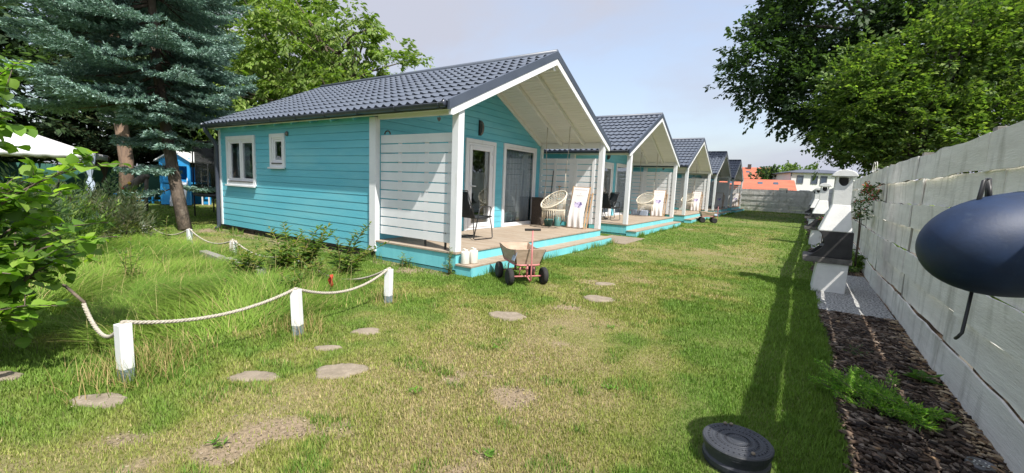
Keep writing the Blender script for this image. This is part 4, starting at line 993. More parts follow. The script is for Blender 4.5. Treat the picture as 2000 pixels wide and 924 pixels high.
# leaning climbing log
t = empty('climbing_log', (-20.05, 4.75, 0), 'leaning grey climbing log with coloured holds beside the drape', 'log')
A, Bq = Vector((-20.1, 4.70, .0)), Vector((-18.9, 5.60, 1.25))
MB().tube([A, A.lerp(Bq, .5), Bq], [.17, .15, .13], 10).build('trunk', 'bark_grey', t)
for k, m in enumerate(('yellow', 'blue', 'red', 'yellow')):
    p = A.lerp(Bq, .2+.16*k)+Vector((.10, -.10, .08)); MB().lathe(p, [(0, -.02), (.06, 0), (.04, .05), (0, .06)], 8, axis=(.5, -.6, .6)).build('climbing_hold', m, t)
MB().tube([(-18.95, 5.55, 0), (-18.9, 5.60, 1.25)], .06, 8).build('support', 'bark_grey', t)

# ------------------------------------------------------------------ houses beyond the back fence
def win(par, u, c, w_, h, nrm, m='far_glass'):
    """framed window on a wall: u = direction along the wall, nrm = outward"""
    u = Vector(u).normalized(); nrm = Vector(nrm).normalized(); c = Vector(c)
    f = MB()
    for s in (-1, 1): f.obox(c+u*s*(w_/2)+nrm*.03, u*.05, nrm*.04, (0, 0, h/2+.05)); f.obox(c+Vector((0, 0, s*h/2))+nrm*.03, u*(w_/2-.05), nrm*.038, (0, 0, .05))
    fo = f.build('window', 'slate', par); MB().obox(c+nrm*.02, u*(w_/2), nrm*.012, (0, 0, h/2)).build('pane', m, fo)
t = empty('white_house', (1.4, 76, 0), 'white two storey house with grey roof beyond the back fence', 'house')
a = Vector((-1.55, 74.0, 0)); u = Vector((.94, .34, 0)).normalized(); nrm = Vector((u.y, -u.x, 0)); dp = -nrm
MB().prism([a, a+u*8.5, a+u*8.5+dp*8, a+dp*8], (0, 0, 4.75)).build('wall', 'render_white', t)
rb = [a-u*.35+nrm*.35, a+u*8.85+nrm*.35, a+u*8.85+dp*8.35, a-u*.35+dp*8.35]
mb = MB(); mb.add([Vector(p)+Vector((0, 0, 4.78)) for p in rb]+[a+u*2.6+dp*4+Vector((0, 0, 5.4)), a+u*5.9+dp*4+Vector((0, 0, 5.4))]+[Vector(p)+Vector((0, 0, 4.68)) for p in rb], [(0, 1, 5, 4), (1, 2, 5), (2, 3, 4, 5), (3, 0, 4), (9, 8, 7, 6), (0, 6, 7, 1), (1, 7, 8, 2), (2, 8, 9, 3), (3, 9, 6, 0)]); mb.build('roof', 'slate', t)
for s in (1.15, 2.95, 4.1, 6.4): win(t, u, a+u*s+Vector((0, 0, 3.75)), .72, 1.05, nrm)
win(t, u, a+u*1.9+Vector((0, 0, 2.0)), 1.15, .42, nrm)
MB().tube([a-u*.02+nrm*.05, a-u*.02+nrm*.05+Vector((0, 0, 4.7))], .06, 6).build('downpipe', 'steel', t)
def gable_house(name, label, c, u, L, D, hw, hr, wins, chim=True, group=None):
    u = Vector(u).normalized(); nrm = Vector((u.y, -u.x, 0)); c = Vector(c); t = empty(name, c, label, 'house', group)
    a = c-u*L/2+nrm*D/2; b = c+u*L/2+nrm*D/2; a2 = c-u*L/2-nrm*D/2; b2 = c+u*L/2-nrm*D/2; Z = lambda p, z: Vector(p)+Vector((0, 0, z))
    mb = MB(); mb.prism([a, b, b2, a2], (0, 0, hw)); 
    for q, s in ((c-u*L/2, 1), (c+u*(L/2-.2), 1)): mb.prism([Z(q+nrm*D/2, hw), Z(q-nrm*D/2, hw), Z(q, hr-.15)], u*.2)
    mb.build('wall', 'render_white', t)
    mb = MB(); o = .4
    for s in (1, -1):
        e1, e2 = Z(c-u*(L/2+o)+nrm*s*(D/2+o), hw-.2), Z(c+u*(L/2+o)+nrm*s*(D/2+o), hw-.2); r1, r2 = Z(c-u*(L/2+o), hr), Z(c+u*(L/2+o), hr)
        mb.hexa([e1, e2, r2, r1]+[p+Vector((0, 0, .12)) for p in (e1, e2, r2, r1)])
    rf = mb.build('roof', 'orange_roof', t)
    if chim:
        for k in (-.25, .12): MB().obox(Z(c+u*L*k+nrm*.5, hr+.1), u*.3, nrm*.25, (0, 0, .55)).build('chimney', 'brown_box', rf)
    for (s, z) in wins: win(t, u, a+u*s+Vector((0, 0, z)), .9, 1.0, nrm)
    for k in (-.3, .1, .3):
        p = Z(c+u*L*k+nrm*(D/4), (hw+hr)/2+.1); MB().obox(p, u*.3, nrm*.4-Vector((0, 0, .25)), (0, 0, .03)).build('roof_window', 'far_glass', rf)
gable_house('tiled_house', 'long low house with orange tiled roof beyond the back fence', (-6.2, 72, 0), (1, .12, 0), 9.5, 7, 2.2, 3.45, [(1.5, 1.5), (5, 1.5)], False)
gable_house('tiled_house', 'taller house with orange roof and chimneys behind the long low one', (-9.6, 92, 0), (1, .1, 0), 8, 8, 4.2, 6.2, [(2, 3.2), (5, 3.2)], True)
mb = MB(); mb.box(-2.55, -1.6, 66, 66.4, 0, 2.35)
tag(mb.build('garden_wall', 'kerb'), 'grey wall piece between the orange roof and the white house', 'wall')

# ------------------------------------------------------------------ vegetation
def unit(n): v = rng.normal(size=(n, 3)); return v/np.linalg.norm(v, axis=1, keepdims=True)
def nz(v): return v/np.maximum(np.linalg.norm(v, axis=1, keepdims=True), 1e-9)
def leaf_quads(C, D, Nn, L, W, fold=.12):
    D = nz(D); Rt = nz(np.cross(D, Nn)); U = np.cross(Rt, D); L = np.broadcast_to(L, len(C))[:, None]; W = np.broadcast_to(W, len(C))[:, None]
    a = C; b = C+D*L*.42+Rt*W*.5+U*W*fold; c = C+D*L; d = C+D*L*.42-Rt*W*.5+U*W*fold
    V = np.stack([a, b, c, d], 1).reshape(-1, 3); F = np.arange(len(V)).reshape(-1, 4); return V, F
def pal(cols, n, jit=.15):
    cols = np.array(cols); c = cols[rng.integers(0, len(cols), n)]; return c*(1+rng.normal(size=(n, 1))*jit).clip(.5, 1.6)
def crown(blobs, ncl, per, crad, lsz, cols, droop=.35, shell=.55, lwr=.5, flat=.7, up=.25):
    """leafy sprays (flat fans of leaves along a twig) through a set of ellipsoid blobs ((cx,cy,cz),(rx,ry,rz))"""
    cen = []; out = []; vol = np.array([b[1][0]*b[1][1]*b[1][2] for b in blobs])**(2/3); cnt = rng.multinomial(ncl, vol/vol.sum())
    for (c, r), k in zip(blobs, cnt):
        u = unit(k); rad = shell+(1-shell)*rng.random(k)**.6; rad = rad*(1+.10*rng.normal(size=k)); p = np.array(c)+u*np.array(r)*rad[:, None]
        cen.append(p); out.append(nz(u/np.array(r)))
    cen = np.concatenate(cen); out = np.concatenate(out); K = len(cen); n = K*per
    d = out*.75+unit(K)*.55; d[:, 2] += up; d = nz(d); Nc = unit(K)*.45; Nc[:, 2] += 1; s = nz(np.cross(d, Nc)); Nc = np.cross(s, d)
    Lt = crad*2*(.55+.9*rng.random(K)); ci = np.repeat(np.arange(K), per); t = rng.random(n); sd = rng.choice((-1., 1.), n); tw = sd*rng.random(n)*(1.05-t)*.42
    C = cen[ci]+d[ci]*((t-.3)*Lt[ci])[:, None]+s[ci]*(tw*Lt[ci])[:, None]+rng.normal(size=(n, 3))*(crad*.10*flat); C[:, 2] -= (t*t*Lt[ci])*droop*.35
    D = d[ci]*.6+s[ci]*(sd*.8)[:, None]+unit(n)*.35; D[:, 2] -= droop
    Nn = Nc[ci]*.9+unit(n)*.55
    L = lsz*(.6+.8*rng.random(n)); V, F = leaf_quads(C, D, Nn, L, L*lwr)
    tint = (.78+.44*rng.random(K))[ci]; col = pal(cols, n)*tint[:, None]
    return V, F, np.repeat(col, 4, 0), cen
def tree(name, label, cat_, base, trunk, r0, blobs, ncl, per, crad, lsz, cols, bark='bark_grey', nl=26, group=None, **kw):
    root = empty(name, base, label, cat_, group)
    V, F, col, cen = crown(blobs, ncl, per, crad, lsz, cols, **kw)
    np_mesh('crown', V, F, 'leaf', root, col)
    mb = MB(); T = [Vector(p) for p in trunk]; k = len(T); mb.tube(T, [r0*(1-.72*i/(k-1)) for i in range(k)], 10)
    idx = rng.choice(len(cen), nl, replace=False)
    for i in idx:
        e = Vector(cen[i]); s = T[min(k-1, max(1, int(k*.45+rng.random()*k*.5)))]
        if e.z < s.z: s = T[max(1, k//2)]
        m1 = s.lerp(e, .4)+Vector((rng.normal()*.2, rng.normal()*.2, .25)); mb.tube([s, m1, s.lerp(e, .75)+Vector((0, 0, .15)), e], [r0*.30, r0*.2, r0*.11, r0*.04], 6)
        for _ in range(2):
            q = Vector(cen[rng.integers(len(cen))])
            if (q-m1).length < 3.2: mb.tube([m1, m1.lerp(q, .5)+Vector((0, 0, .1)), q], [r0*.12, r0*.07, r0*.02], 5)
    mb.build('trunk', bark, root); return root
GL = [(.10, .19, .022), (.13, .23, .03), (.085, .16, .024), (.17, .26, .045)]
GD = [(.042, .080, .032), (.052, .095, .036), (.036, .068, .032), (.065, .11, .045)]  # dark greens, lifted and blued so the linden's haze sits in the leaf colour
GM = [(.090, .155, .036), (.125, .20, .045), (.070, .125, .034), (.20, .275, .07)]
# walnut behind the cabins
tree('walnut_tree', 'bright green walnut tree rising behind the nearest cabin roof', 'tree', (-17.4, 12.2, 0), [(-17.4, 12.2, 0), (-17.3, 12.1, 1.8), (-17.5, 12.3, 3.4), (-17.2, 12.5, 5.2), (-17.6, 12.2, 6.8)], .24,
     [((-19.6, 10.9, 6.9), (2.4, 2.1, 1.9)), ((-17.7, 12.4, 7.3), (2.0, 1.8, 1.5)), ((-15.5, 13.6, 6.1), (1.5, 1.4, 1.25)), ((-20.9, 10.1, 4.6), (2.2, 2.0, 2.2)), ((-17.9, 12.0, 4.8), (2.6, 2.2, 1.7)), ((-15.2, 13.7, 4.7), (1.3, 1.3, 1.0)), ((-19.9, 10.6, 8.7), (.8, .8, .9)), ((-16.6, 12.9, 8.0), (.55, .55, .6))],
     760, 42, .42, .20, [(.15, .235, .045), (.19, .275, .055), (.12, .195, .04), (.25, .32, .09)], 'bark', 40, droop=.75, shell=.45, lwr=.42, up=-.1)
# large trees beyond the right fence
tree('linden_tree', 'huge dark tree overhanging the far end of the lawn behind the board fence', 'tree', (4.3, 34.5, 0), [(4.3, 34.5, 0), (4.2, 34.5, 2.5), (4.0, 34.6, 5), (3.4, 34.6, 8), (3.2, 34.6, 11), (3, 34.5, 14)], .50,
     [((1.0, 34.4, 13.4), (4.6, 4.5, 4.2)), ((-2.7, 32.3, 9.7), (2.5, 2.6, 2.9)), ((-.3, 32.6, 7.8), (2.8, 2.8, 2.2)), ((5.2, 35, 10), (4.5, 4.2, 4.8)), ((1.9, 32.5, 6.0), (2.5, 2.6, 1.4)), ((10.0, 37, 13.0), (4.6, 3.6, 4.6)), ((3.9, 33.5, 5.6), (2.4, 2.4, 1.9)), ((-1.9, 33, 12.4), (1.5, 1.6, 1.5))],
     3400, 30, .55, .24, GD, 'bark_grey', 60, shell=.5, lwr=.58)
tree('hornbeam_tree', 'lighter green leafy tree beyond the board fence, in front of the dark one', 'tree', (4.1, 29, 0), [(4.1, 29, 0), (4.1, 29, 1.6), (4.4, 29.2, 3.2), (4.8, 29.3, 5.2), (5.2, 29.4, 7.5)], .26,
     [((2.3, 28.4, 6.4), (2.1, 2.2, 2.5)), ((5.2, 29.4, 8.2), (2.4, 2.4, 2.7)), ((8.4, 31, 8.6), (3.0, 2.6, 3.2)), ((2.0, 28.4, 4.3), (1.7, 1.7, 1.1)), ((4.4, 28.4, 5.2), (2.6, 2.0, 2.5)), ((7.6, 29.5, 4.6), (3, 2.4, 2.6)), ((10.6, 30, 5.4), (2.6, 2.2, 3))],
     2600, 32, .50, .19, GM, 'bark_grey', 46, shell=.5, lwr=.58, up=.4)
tree('young_tree', 'bright green young tree tops just above the near board fence at right', 'tree', (7.3, 17.5, 0), [(7.3, 17.5, 0), (7.3, 17.5, 1.4), (7.4, 17.6, 2.6), (7.3, 17.6, 4)], .12,
     [((7.0, 17.6, 3.3), (1.7, 1.5, 1.3)), ((8.6, 18, 3.9), (1.6, 1.4, 1.4)), ((5.9, 18.2, 2.7), (.9, .9, .7))], 420, 30, .38, .15, [(.11, .21, .025), (.14, .25, .03), (.08, .16, .022)], 'bark_grey', 16, shell=.4, lwr=.6)
# trees among the far houses
for i, (x, y, z, r, lb, cs) in enumerate([(-4.9, 82, 3.7, 2.3, 'dark rounded tree between the orange roofs and the white house', GD), (-2.2, 84, 3.7, 2.6, 'lighter tree just left of the white house', GM), (-3.4, 90, 4.4, 2.6, 'pale green tree top behind the dark rounded one', GL), (.3, 92, 4.2, 3.0, 'tree top showing over the white house roof', GM)]):
    tree('far_tree', lb, 'tree', (x, y, 0), [(x, y, 0), (x, y, 1.5), (x, y, 3)], .25, [((x, y, z), (r, r, r*.85)), ((x+r*.4, y, z-1), (r*.8, r, r*.7))], 130, 34, .6, .42, cs, 'bark_grey', 8, group='trees among the far houses')
# background wood on the left: individual dark conifers and leafy trees
def conifer(name, label, base, H, R0, cols, nb=150, seed=0, z0=1.5, lean=(0, 0), blade=.16, dens=1.0, bark='bark', group=None, profile=None, r0=.2, tier=0):
    """spruce: tiers of boughs; each bough carries flat side twigs covered with needle sprays"""
    g = np.random.default_rng(seed); root = empty(name, base, label, 'tree', group); bx, by = base[0], base[1]
    Cs, Ds = [], []; mb = MB()
    tp = lambda z: Vector((bx+(lean[0] if lean[0] > -1 else 0)*z/H-(.70*min(z, 1.2)+.20*max(z-1.2, 0) if lean[0] < -1 else 0), by+lean[1]*z/H, z))
    if profile is None: profile = lambda q: (1-q)**.8
    zs = np.sort(z0+(H-z0-.2)*g.random(nb)**1.15)
    if tier: zs = z0+np.round((zs-z0)/tier)*tier+g.normal(size=nb)*.13
    for b, z in enumerate(zs):
        if tier and z < 2.0 and math.cos(b*2.39996)*.83+math.sin(b*2.39996)*.55 > (.55 if z < 1.35 else .0): continue
        q = (z-z0)/(H-z0); Lb = R0*profile(q)*(.75+.45*g.random()); a = b*2.39996+g.normal()*.3; d = Vector((math.cos(a), math.sin(a), 0)); s = Vector((-d.y, d.x, 0))
        if tier: Lb *= .93-.24*(d.x*.83+d.y*.55)
        if tier and z < 3.1: Lb = min(Lb, .95+.35*max(z-2.2, 0))
        p0 = tp(z); pts = []; nseg = 8
        for i in range(nseg+1):
            t = i/nseg; pts.append(p0+d*Lb*t+Vector((0, 0, Lb*(-.22*math.sin(t*2.2)+.10*t*t))))
        mb.tube(pts, [max(.035*(1-t/nseg)*Lb/2.2, .004) for t in range(nseg+1)], 5)
        nt_ = max(5, int(Lb/(.085/dens)))
        for k in range(nt_):
            t = .12+.88*(k+g.random())/nt_; f = t*nseg; i = min(int(f), nseg-1); p = pts[i].lerp(pts[i+1], f-i)
            for sd in (-1, 1):
                lt = Lb*.42*(1.05-t)**.7*(.6+.6*g.random())+.07
                dd = (d*(.75+.2*g.random())+s*sd*.85+Vector((0, 0, -.12+.2*g.random()))).normalized(); m = max(3, int(lt/(blade*.30)*dens))
                for j in range(m):
                    tt = (j+.5)/m; Cs.append(p+dd*lt*tt+Vector((g.normal()*.012, g.normal()*.012, g.normal()*.012-.03*tt*tt))); Ds.append(dd)
    C = np.array(Cs); D = np.array(Ds); rep = 2
    C = np.repeat(C, rep, 0); D = np.repeat(D, rep, 0); n = len(C); D = nz(D+g.normal(size=(n, 3))*.38)
    Nn = g.normal(size=(n, 3))*.5; Nn[:, 2] += .8; L = blade*(.6+.7*g.random(n))
    V, F = leaf_quads(C, D, Nn, L, L*.30, .25); col = np.array(cols)[g.integers(0, len(cols), n)]*(1+g.normal(size=(n, 1))*.16).clip(.5, 1.6)
    np_mesh('crown', V, F, 'needle', root, np.repeat(col, 4, 0))
    mb.tube([tp(z)+Vector((.07*math.sin(z*1.3), .05*math.sin(z), 0)) for z in np.linspace(0, H, 9)], [r0*(1-.9*i/8) for i in range(9)], 10)
    mb.build('trunk', bark, root); return root
BS = [(.22, .34, .285), (.27, .40, .34), (.17, .27, .215), (.33, .46, .41)]
DG = [(.034, .062, .030), (.045, .078, .036), (.028, .052, .028), (.065, .080, .036)]
def sp_prof(q): return (.40+2.7*q if q < .22 else 1.0 if q < .5 else 2*(1-q))**.9
conifer('blue_spruce', 'blue grey spruce with spreading boughs and leaning trunk left of the nearest cabin', (-12.35, 4.35, 0), 11.5, 2.45, BS, 150, 3, 1.0, (-2.9, .3), .088, 1.35, profile=sp_prof, r0=.145, tier=.60)
cf = [(-28.5, 3.2, 14, 3.0, 'dark conifer directly behind the white tent peak'), (-27.5, 0.2, 15, 3.4, 'dark conifer at the left edge behind the tent'), (-23.2, 8.6, 13, 2.8, 'dark conifer behind the playhouse roof'), (-27.5, 6.8, 16, 3.4, 'tall dark conifer between the tent and the playhouse, farther back'), (-26.5, -2.2, 14, 2.8, 'dark conifer closest to the leafy bush at far left'), (-26.0, 11.5, 15, 3.2, 'dark conifer behind the bright walnut tree, left side')]
for i, (x, y, h, r, lb) in enumerate(cf):
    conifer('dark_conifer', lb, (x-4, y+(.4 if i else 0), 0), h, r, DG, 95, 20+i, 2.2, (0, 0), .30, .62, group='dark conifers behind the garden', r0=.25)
conifer('pine_tree', 'pine with bare reddish trunk between the spruce and the white tent', (-22.3, 5.95, 0), 14, 2.6, [(.05, .075, .035), (.065, .09, .04)], 60, 41, 4.6, (-.4, 0), .26, .7, bark='pine_bark', r0=.26)
bt = [((-30, 9.5, 0), 6.0, 'leafy dark tree in the wood behind the playhouse', GD), ((-33, 2, 0), 6.5, 'leafy dark tree in the wood behind the tent', GD), ((-24.5, 13.5, 0), 4.5, 'mid green leafy tree left of the walnut', GM), ((-30, -4, 0), 6, 'leafy dark tree at the far left of the wood', GD)]
for (b, r, lb, cs) in bt:
    x, y = b[0], b[1]
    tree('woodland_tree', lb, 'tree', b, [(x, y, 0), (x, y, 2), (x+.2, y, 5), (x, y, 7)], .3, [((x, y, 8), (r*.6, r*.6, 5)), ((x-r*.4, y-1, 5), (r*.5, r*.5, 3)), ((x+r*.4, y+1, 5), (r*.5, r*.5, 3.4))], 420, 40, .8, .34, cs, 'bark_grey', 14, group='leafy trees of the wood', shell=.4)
# hedge and shrubs behind the bed
def shrub(name, label, c, r, ncl, per, crad, lsz, cols, stems=8, cat_='shrub', group=None, **kw):
    root = empty(name, (c[0], c[1], 0), label, cat_, group); V, F, col, cen = crown([(c, r)], ncl, per, crad, lsz, cols, **kw); V[:, 2] = np.maximum(V[:, 2], .01)
    np_mesh('foliage', V, F, 'leaf', root, col); mb = MB()
    for i in range(stems):
        e = Vector(cen[rng.integers(len(cen))]); mb.tube([(c[0]+rng.normal()*r[0]*.15, c[1]+rng.normal()*r[1]*.15, 0), ((c[0]+e.x)/2, (c[1]+e.y)/2, e.z*.6), e], [.015, .01, .004], 5)
    mb.build('stems', 'bark', root); return root
LV = [(.10, .13, .075), (.13, .15, .09), (.075, .10, .05), (.16, .16, .09)]
for (c, r, lb, cs, ls) in [((-11.9, 2.2, .42), (.75, .6, .42), 'grey green lavender bush at the back of the grass bed', LV, .11), ((-10.6, 2.75, .36), (.55, .45, .36), 'olive brown bush at the bed edge left of the spruce trunk', LV, .10), ((-12.9, 3.0, .5), (.6, .6, .5), 'dark bush under the left spruce boughs', GD, .10), ((-9.6, 1.7, .45), (.7, .6, .45), 'mid green bush behind the leafy branches', GM, .09), ((-8.0, 1.0, .5), (.8, .6, .5), 'dark leafy bush deep behind the leafy branches', GD, .09)]:
    shrub('garden_bush', lb, c, r, 80, 42, .22, ls, cs, group='low bushes behind the bed', lwr=.22, droop=-.5, shell=.2)
shrub('hedge', 'dense green hedge beyond the green screen fence', (-33, 6, 1.5), (2, 10, 1.6), 420, 40, .7, .25, GM, 4, 'hedge', shell=.5)
shrub('neighbour_hedge', 'low green hedge seen through the gaps of the near board fence', (2.3, 6.5, .45), (.55, 9.5, .5), 700, 34, .22, .10, GM, 4, 'hedge', shell=.3)
# flowering plants on the fence behind the barbecues
PK = [(.55, .10, .18), (.06, .13, .03), (.05, .10, .03), (.08, .14, .04), (.05, .11, .03)]
shrub('flower_basket', 'hanging pink flower basket on the fence above the nearest barbecue', (.99, 9.6, 1.55), (.10, .16, .13), 26, 26, .07, .04, PK, 0, 'flowers', 'pink flowers on the fence')
shrub('climbing_rose', 'pink flowering climber on the fence between the first two barbecues', (1.0, 10.6, 1.2), (.06, .22, .30), 26, 26, .1, .045, PK[1:]*4+PK[:1], 4, 'flowers', 'pink flowers on the fence')
shrub('pot_flowers', 'small red flowers beside the second barbecue hood', (.45, 11.3, .93), (.09, .09, .12), 16, 22, .05, .035, PK, 2, 'flowers', 'pink flowers on the fence')
for (x, y, lb) in ((.72, 12.6, 'low green plant along the fence between first and second barbecue'), (.8, 20.0, 'low green plant along the fence beyond the second barbecue'), (.95, 10.9, 'shaded green plant at the fence foot behind the nearest barbecue slab')):
    shrub('border_plant', lb, (x, y, .14), (.22, .5, .16), 50, 30, .12, .07, GM, 5, group='low plants along the fence')
# white wire ornament on top of the fence
mb = MB()
for (cy_, r) in ((10.6, .09), (10.9, .10)): mb.tube([(1.10, cy_+r*math.cos(a)*1.6, 2.04+r*math.sin(a)) for a in [math.pi*2*i/24 for i in range(24)]], .006, 5, closed=True)
mb.tube([(1.10, 10.2, 1.98), (1.10, 11.2, 2.0)], .006, 5); tag(mb.build('wire_ornament', 'jug'), 'white wire loops on top of the fence behind the nearest barbecue', 'ornament')

# ------------------------------------------------------------------ broad-leaved bush at the left edge, close to the camera
def round_leaves(C, D, Nn, L):
    """rounded, slightly cupped, pointed leaves: 8-gon built as 2x4 quads"""
    D = nz(D); Rt = nz(np.cross(D, Nn)); U = np.cross(Rt, D); prof = [(0, 0), (.18, .36), (.45, .50), (.75, .34), (1.0, 0)]
    vs = []; 
    for t, wd in prof:
        bend = -.22*t*t
        base = C+D*(L*t)[:, None]+U*(L*bend)[:, None]
        vs += [base-Rt*(L*wd)[:, None]+U*(L*wd*.30)[:, None], base, base+Rt*(L*wd)[:, None]+U*(L*wd*.30)[:, None]]
    V = np.stack(vs, 1).reshape(-1, 3); n = len(C); b = np.arange(n)[:, None]*15; fs = []
    for i in range(4):
        for j in range(2): k = i*3+j; fs.append(np.stack([b[:, 0]+k, b[:, 0]+k+1, b[:, 0]+k+4, b[:, 0]+k+3], 1))
    return V, np.concatenate(fs)
def leafy_bush():
    base = (-4.85, .15, 0); root = empty('hazel_bush', base, 'large broad leaved green bush reaching in from the left edge', 'bush')
    tips = [((-3.80, 1.00, 1.47), 1.65), ((-4.1, .98, 1.05), 1.2), ((-4.05, 1.04, .95), 1.1), ((-3.93, .66, .54), .62), ((-4.26, .66, 2.10), 2.15), ((-4.3, .58, 1.74), 1.9), ((-4.32, .60, 1.98), 2.1), ((-4.40, .56, 2.12), 2.25), ((-4.5, .52, 1.98), 2.2), ((-4.38, .52, 1.92), 2.05), ((-4.5, .72, 1.18), 1.4), ((-4.1, .50, .75), .9), ((-4.55, .85, .80), 1.0), ((-4.45, .50, .66), .8), ((-4.3, .68, 1.30), 1.5), ((-4.0, .86, 1.44), 1.5), ((-4.7, .85, 1.1), 1.25)]
    for _ in range(70): tips.append(((-4.85+rng.normal()*.33, .38+rng.normal()*.27, .15+rng.random()*1.25), 1.0))
    Cs, Ds, Ns, Ls = [], [], [], []; mb = MB()
    for i, (tp, hz) in enumerate(tips):
        tp = Vector(tp); b = Vector(base)+Vector((rng.normal()*.12, rng.normal()*.12, 0)); m = Vector(((b.x*.7+tp.x*.3), (b.y*.6+tp.y*.4), max(hz*.85, tp.z*.8)))
        pts = [b.lerp(m, t).lerp(m.lerp(tp, t), t) for t in [k/14 for k in range(15)]]
        mb.tube(pts, [.011*(1-k/15)+.0022 for k in range(15)], 6)
        side = 1
        Lq = sum((pts[k+1]-pts[k]).length for k in range(14)); nlf = int(Lq*.75/.042)
        for k in range(nlf):
            t = .25+.75*(k+.5)/nlf; f = t*14; a = min(int(f), 13); p = pts[a].lerp(pts[a+1], f-a); tg = (pts[a+1]-pts[a]).normalized(); s = tg.cross(Vector((0, 0, 1)))
            s = s.normalized() if s.length > .1 else Vector((1, 0, 0)); side = -side
            d = tg*.6+s*side*.9+Vector((rng.normal()*.25, rng.normal()*.25, rng.normal()*.25-.05)); Cs.append(p+d.normalized()*.012); Ds.append(d); Ns.append(Vector((rng.normal()*.35, rng.normal()*.35, 1))); Ls.append(.092*(.65+.6*rng.random())*(1 if t < .92 else .7))
        for k in range(7 if i < 13 else 3): # short side twigs
            t = .45+.5*rng.random(); f = t*14; a = min(int(f), 13); p = pts[a].lerp(pts[a+1], f-a); q = p+Vector((rng.normal()*.13, rng.normal()*.13, rng.normal()*.09-.02)); mb.tube([p, q], [.003, .0015], 5)
            for j in range(6):
                d = (q-p).normalized()*.6+Vector(rng.normal(size=3)*.6); Cs.append(p.lerp(q, .3+.14*j)); Ds.append(d); Ns.append(Vector((rng.normal()*.4, rng.normal()*.4, 1))); Ls.append(.080*(.7+.6*rng.random()))
    C, D, Nn, L = map(np.array, (Cs, Ds, Ns, Ls)); V, F = round_leaves(C, D, Nn, L)
    col = pal([(.15, .28, .035), (.21, .34, .05), (.11, .21, .03), (.27, .40, .07), (.09, .17, .03)], len(C), .15); np_mesh('foliage', V, F, 'leaf', root, np.repeat(col, 15, 0), True)
    mb.build('branches', 'bark', root)
leafy_bush()

# ------------------------------------------------------------------ tall weeds by the rear rope
def weed(label, base, tops, lcol, ll=.085, group='tall weeds by the rear rope', name='tall_weed', r=.006, step=.028, up=.5):
    root = empty(name, (*base, 0), label, 'weed', group); Cs, Ds, Ls, Ns = [], [], [], []; mb = MB()
    for tp in tops:
        b = Vector((base[0]+rng.normal()*.04, base[1]+rng.normal()*.04, 0)); tp = Vector(tp); m = Vector((b.x*.8+tp.x*.2, b.y*.8+tp.y*.2, tp.z*.65)); n = 16
        pts = [b.lerp(m, k/n).lerp(m.lerp(tp, k/n), k/n) for k in range(n+1)]; mb.tube(pts, [r*(1-.7*k/n) for k in range(n+1)], 6)
        Lq = (m-b).length+(tp-m).length; k = int(Lq/step)
        for i in range(k):
            t = .08+.92*(i+.5)/k; f = t*n; a = min(int(f), n-1); p = pts[a].lerp(pts[a+1], f-a); th = i*2.4+rng.random(); d = Vector((math.cos(th), math.sin(th), up*(t*1.3-.2))); Cs.append(p); Ds.append(d); Ls.append(ll*(1.2-.75*t)*(.7+.6*rng.random())); Ns.append((rng.normal()*.3, rng.normal()*.3, 1))
    C, D, Nn, L = map(np.array, (Cs, Ds, Ns, Ls)); V, F = leaf_quads(C, D, Nn, L, L*.36, .2); col = pal(lcol, len(C), .15)
    np_mesh('foliage', V, F, 'leaf', root, np.repeat(col, 4, 0)); mb.build('stems', 'teal' if 0 else 'weed_stem', root); return root
M['weed_stem'] = mat('green_weed_stem', (.20, .20, .07), (.26, .18, .08), .7, (9, 9, 9))
WG = [(.09, .165, .03), (.115, .19, .04), (.075, .14, .03), (.21, .22, .06)]
weed('left tall leafy weed clump leaning towards the cabin wall', (-6.1, 3.35), [(-6.5, 3.55, .72), (-6.3, 3.75, .60), (-6.0, 3.3, .62), (-6.25, 3.1, .48), (-6.4, 3.3, .66), (-6.1, 3.6, .5), (-5.9, 3.2, .4)], WG, .17, r=.008, step=.018)
weed('middle tall weed clump with the highest forked tops', (-5.6, 3.35), [(-5.45, 3.5, .76), (-5.65, 3.75, .74), (-5.35, 3.45, .62), (-5.8, 3.2, .5), (-5.55, 3.2, .45), (-5.5, 3.6, .68), (-5.3, 3.6, .7), (-5.7, 3.4, .6)], WG, .17, r=.008, step=.018)
weed('right tall weed clump reaching over towards the white post', (-5.1, 3.55), [(-4.72, 3.75, .86), (-4.95, 3.4, .66), (-4.5, 3.85, .6), (-5.2, 3.35, .55), (-4.9, 3.9, .5), (-4.8, 3.6, .74), (-4.6, 3.7, .5)], WG, .15, r=.008, step=.018)
weed('low weed clump in front of the right tall one', (-5.0, 3.15), [(-4.85, 3.1, .42), (-5.15, 3.2, .4), (-4.7, 3.2, .33), (-5.3, 3.1, .38), (-5.0, 3.0, .3)], WG, .13, step=.018)
weed('leafy weed clump spreading between the kerb blocks and the middle tall weeds', (-5.9, 2.75), [(-6.1, 2.7, .5), (-5.7, 2.65, .46), (-5.9, 2.95, .52), (-5.8, 2.5, .36), (-6.2, 2.85, .40), (-5.6, 2.85, .42)], WG, .16, r=.007, step=.016)
weed('leafy weed clump hanging over the near rope below the red leaf', (-4.75, 2.75), [(-4.6, 2.7, .36), (-4.9, 2.8, .42), (-4.75, 2.95, .4), (-4.6, 2.55, .3), (-5.0, 2.65, .34)], WG, .13, r=.006, step=.018)
weed('slender weed growing in the middle of the grass bed', (-6.6, 1.75), [(-6.7, 1.8, .62), (-6.5, 1.7, .55), (-6.6, 1.9, .5), (-6.75, 1.65, .5)], [(.13, .22, .04), (.10, .18, .035)], .12)
weed('upright weed beside the rear rope near the spruce trunk', (-9.6, 3.1), [(-9.7, 3.15, .6), (-9.5, 3.0, .5), (-9.6, 3.2, .45)], GM, .12)
weed('weed clump growing at the foot of the nearest deck skirt', (-5.35, 5.0), [(-5.4, 4.95, .22), (-5.2, 4.95, .18), (-5.5, 4.9, .17), (-5.3, 4.85, .25)], GM, .10)
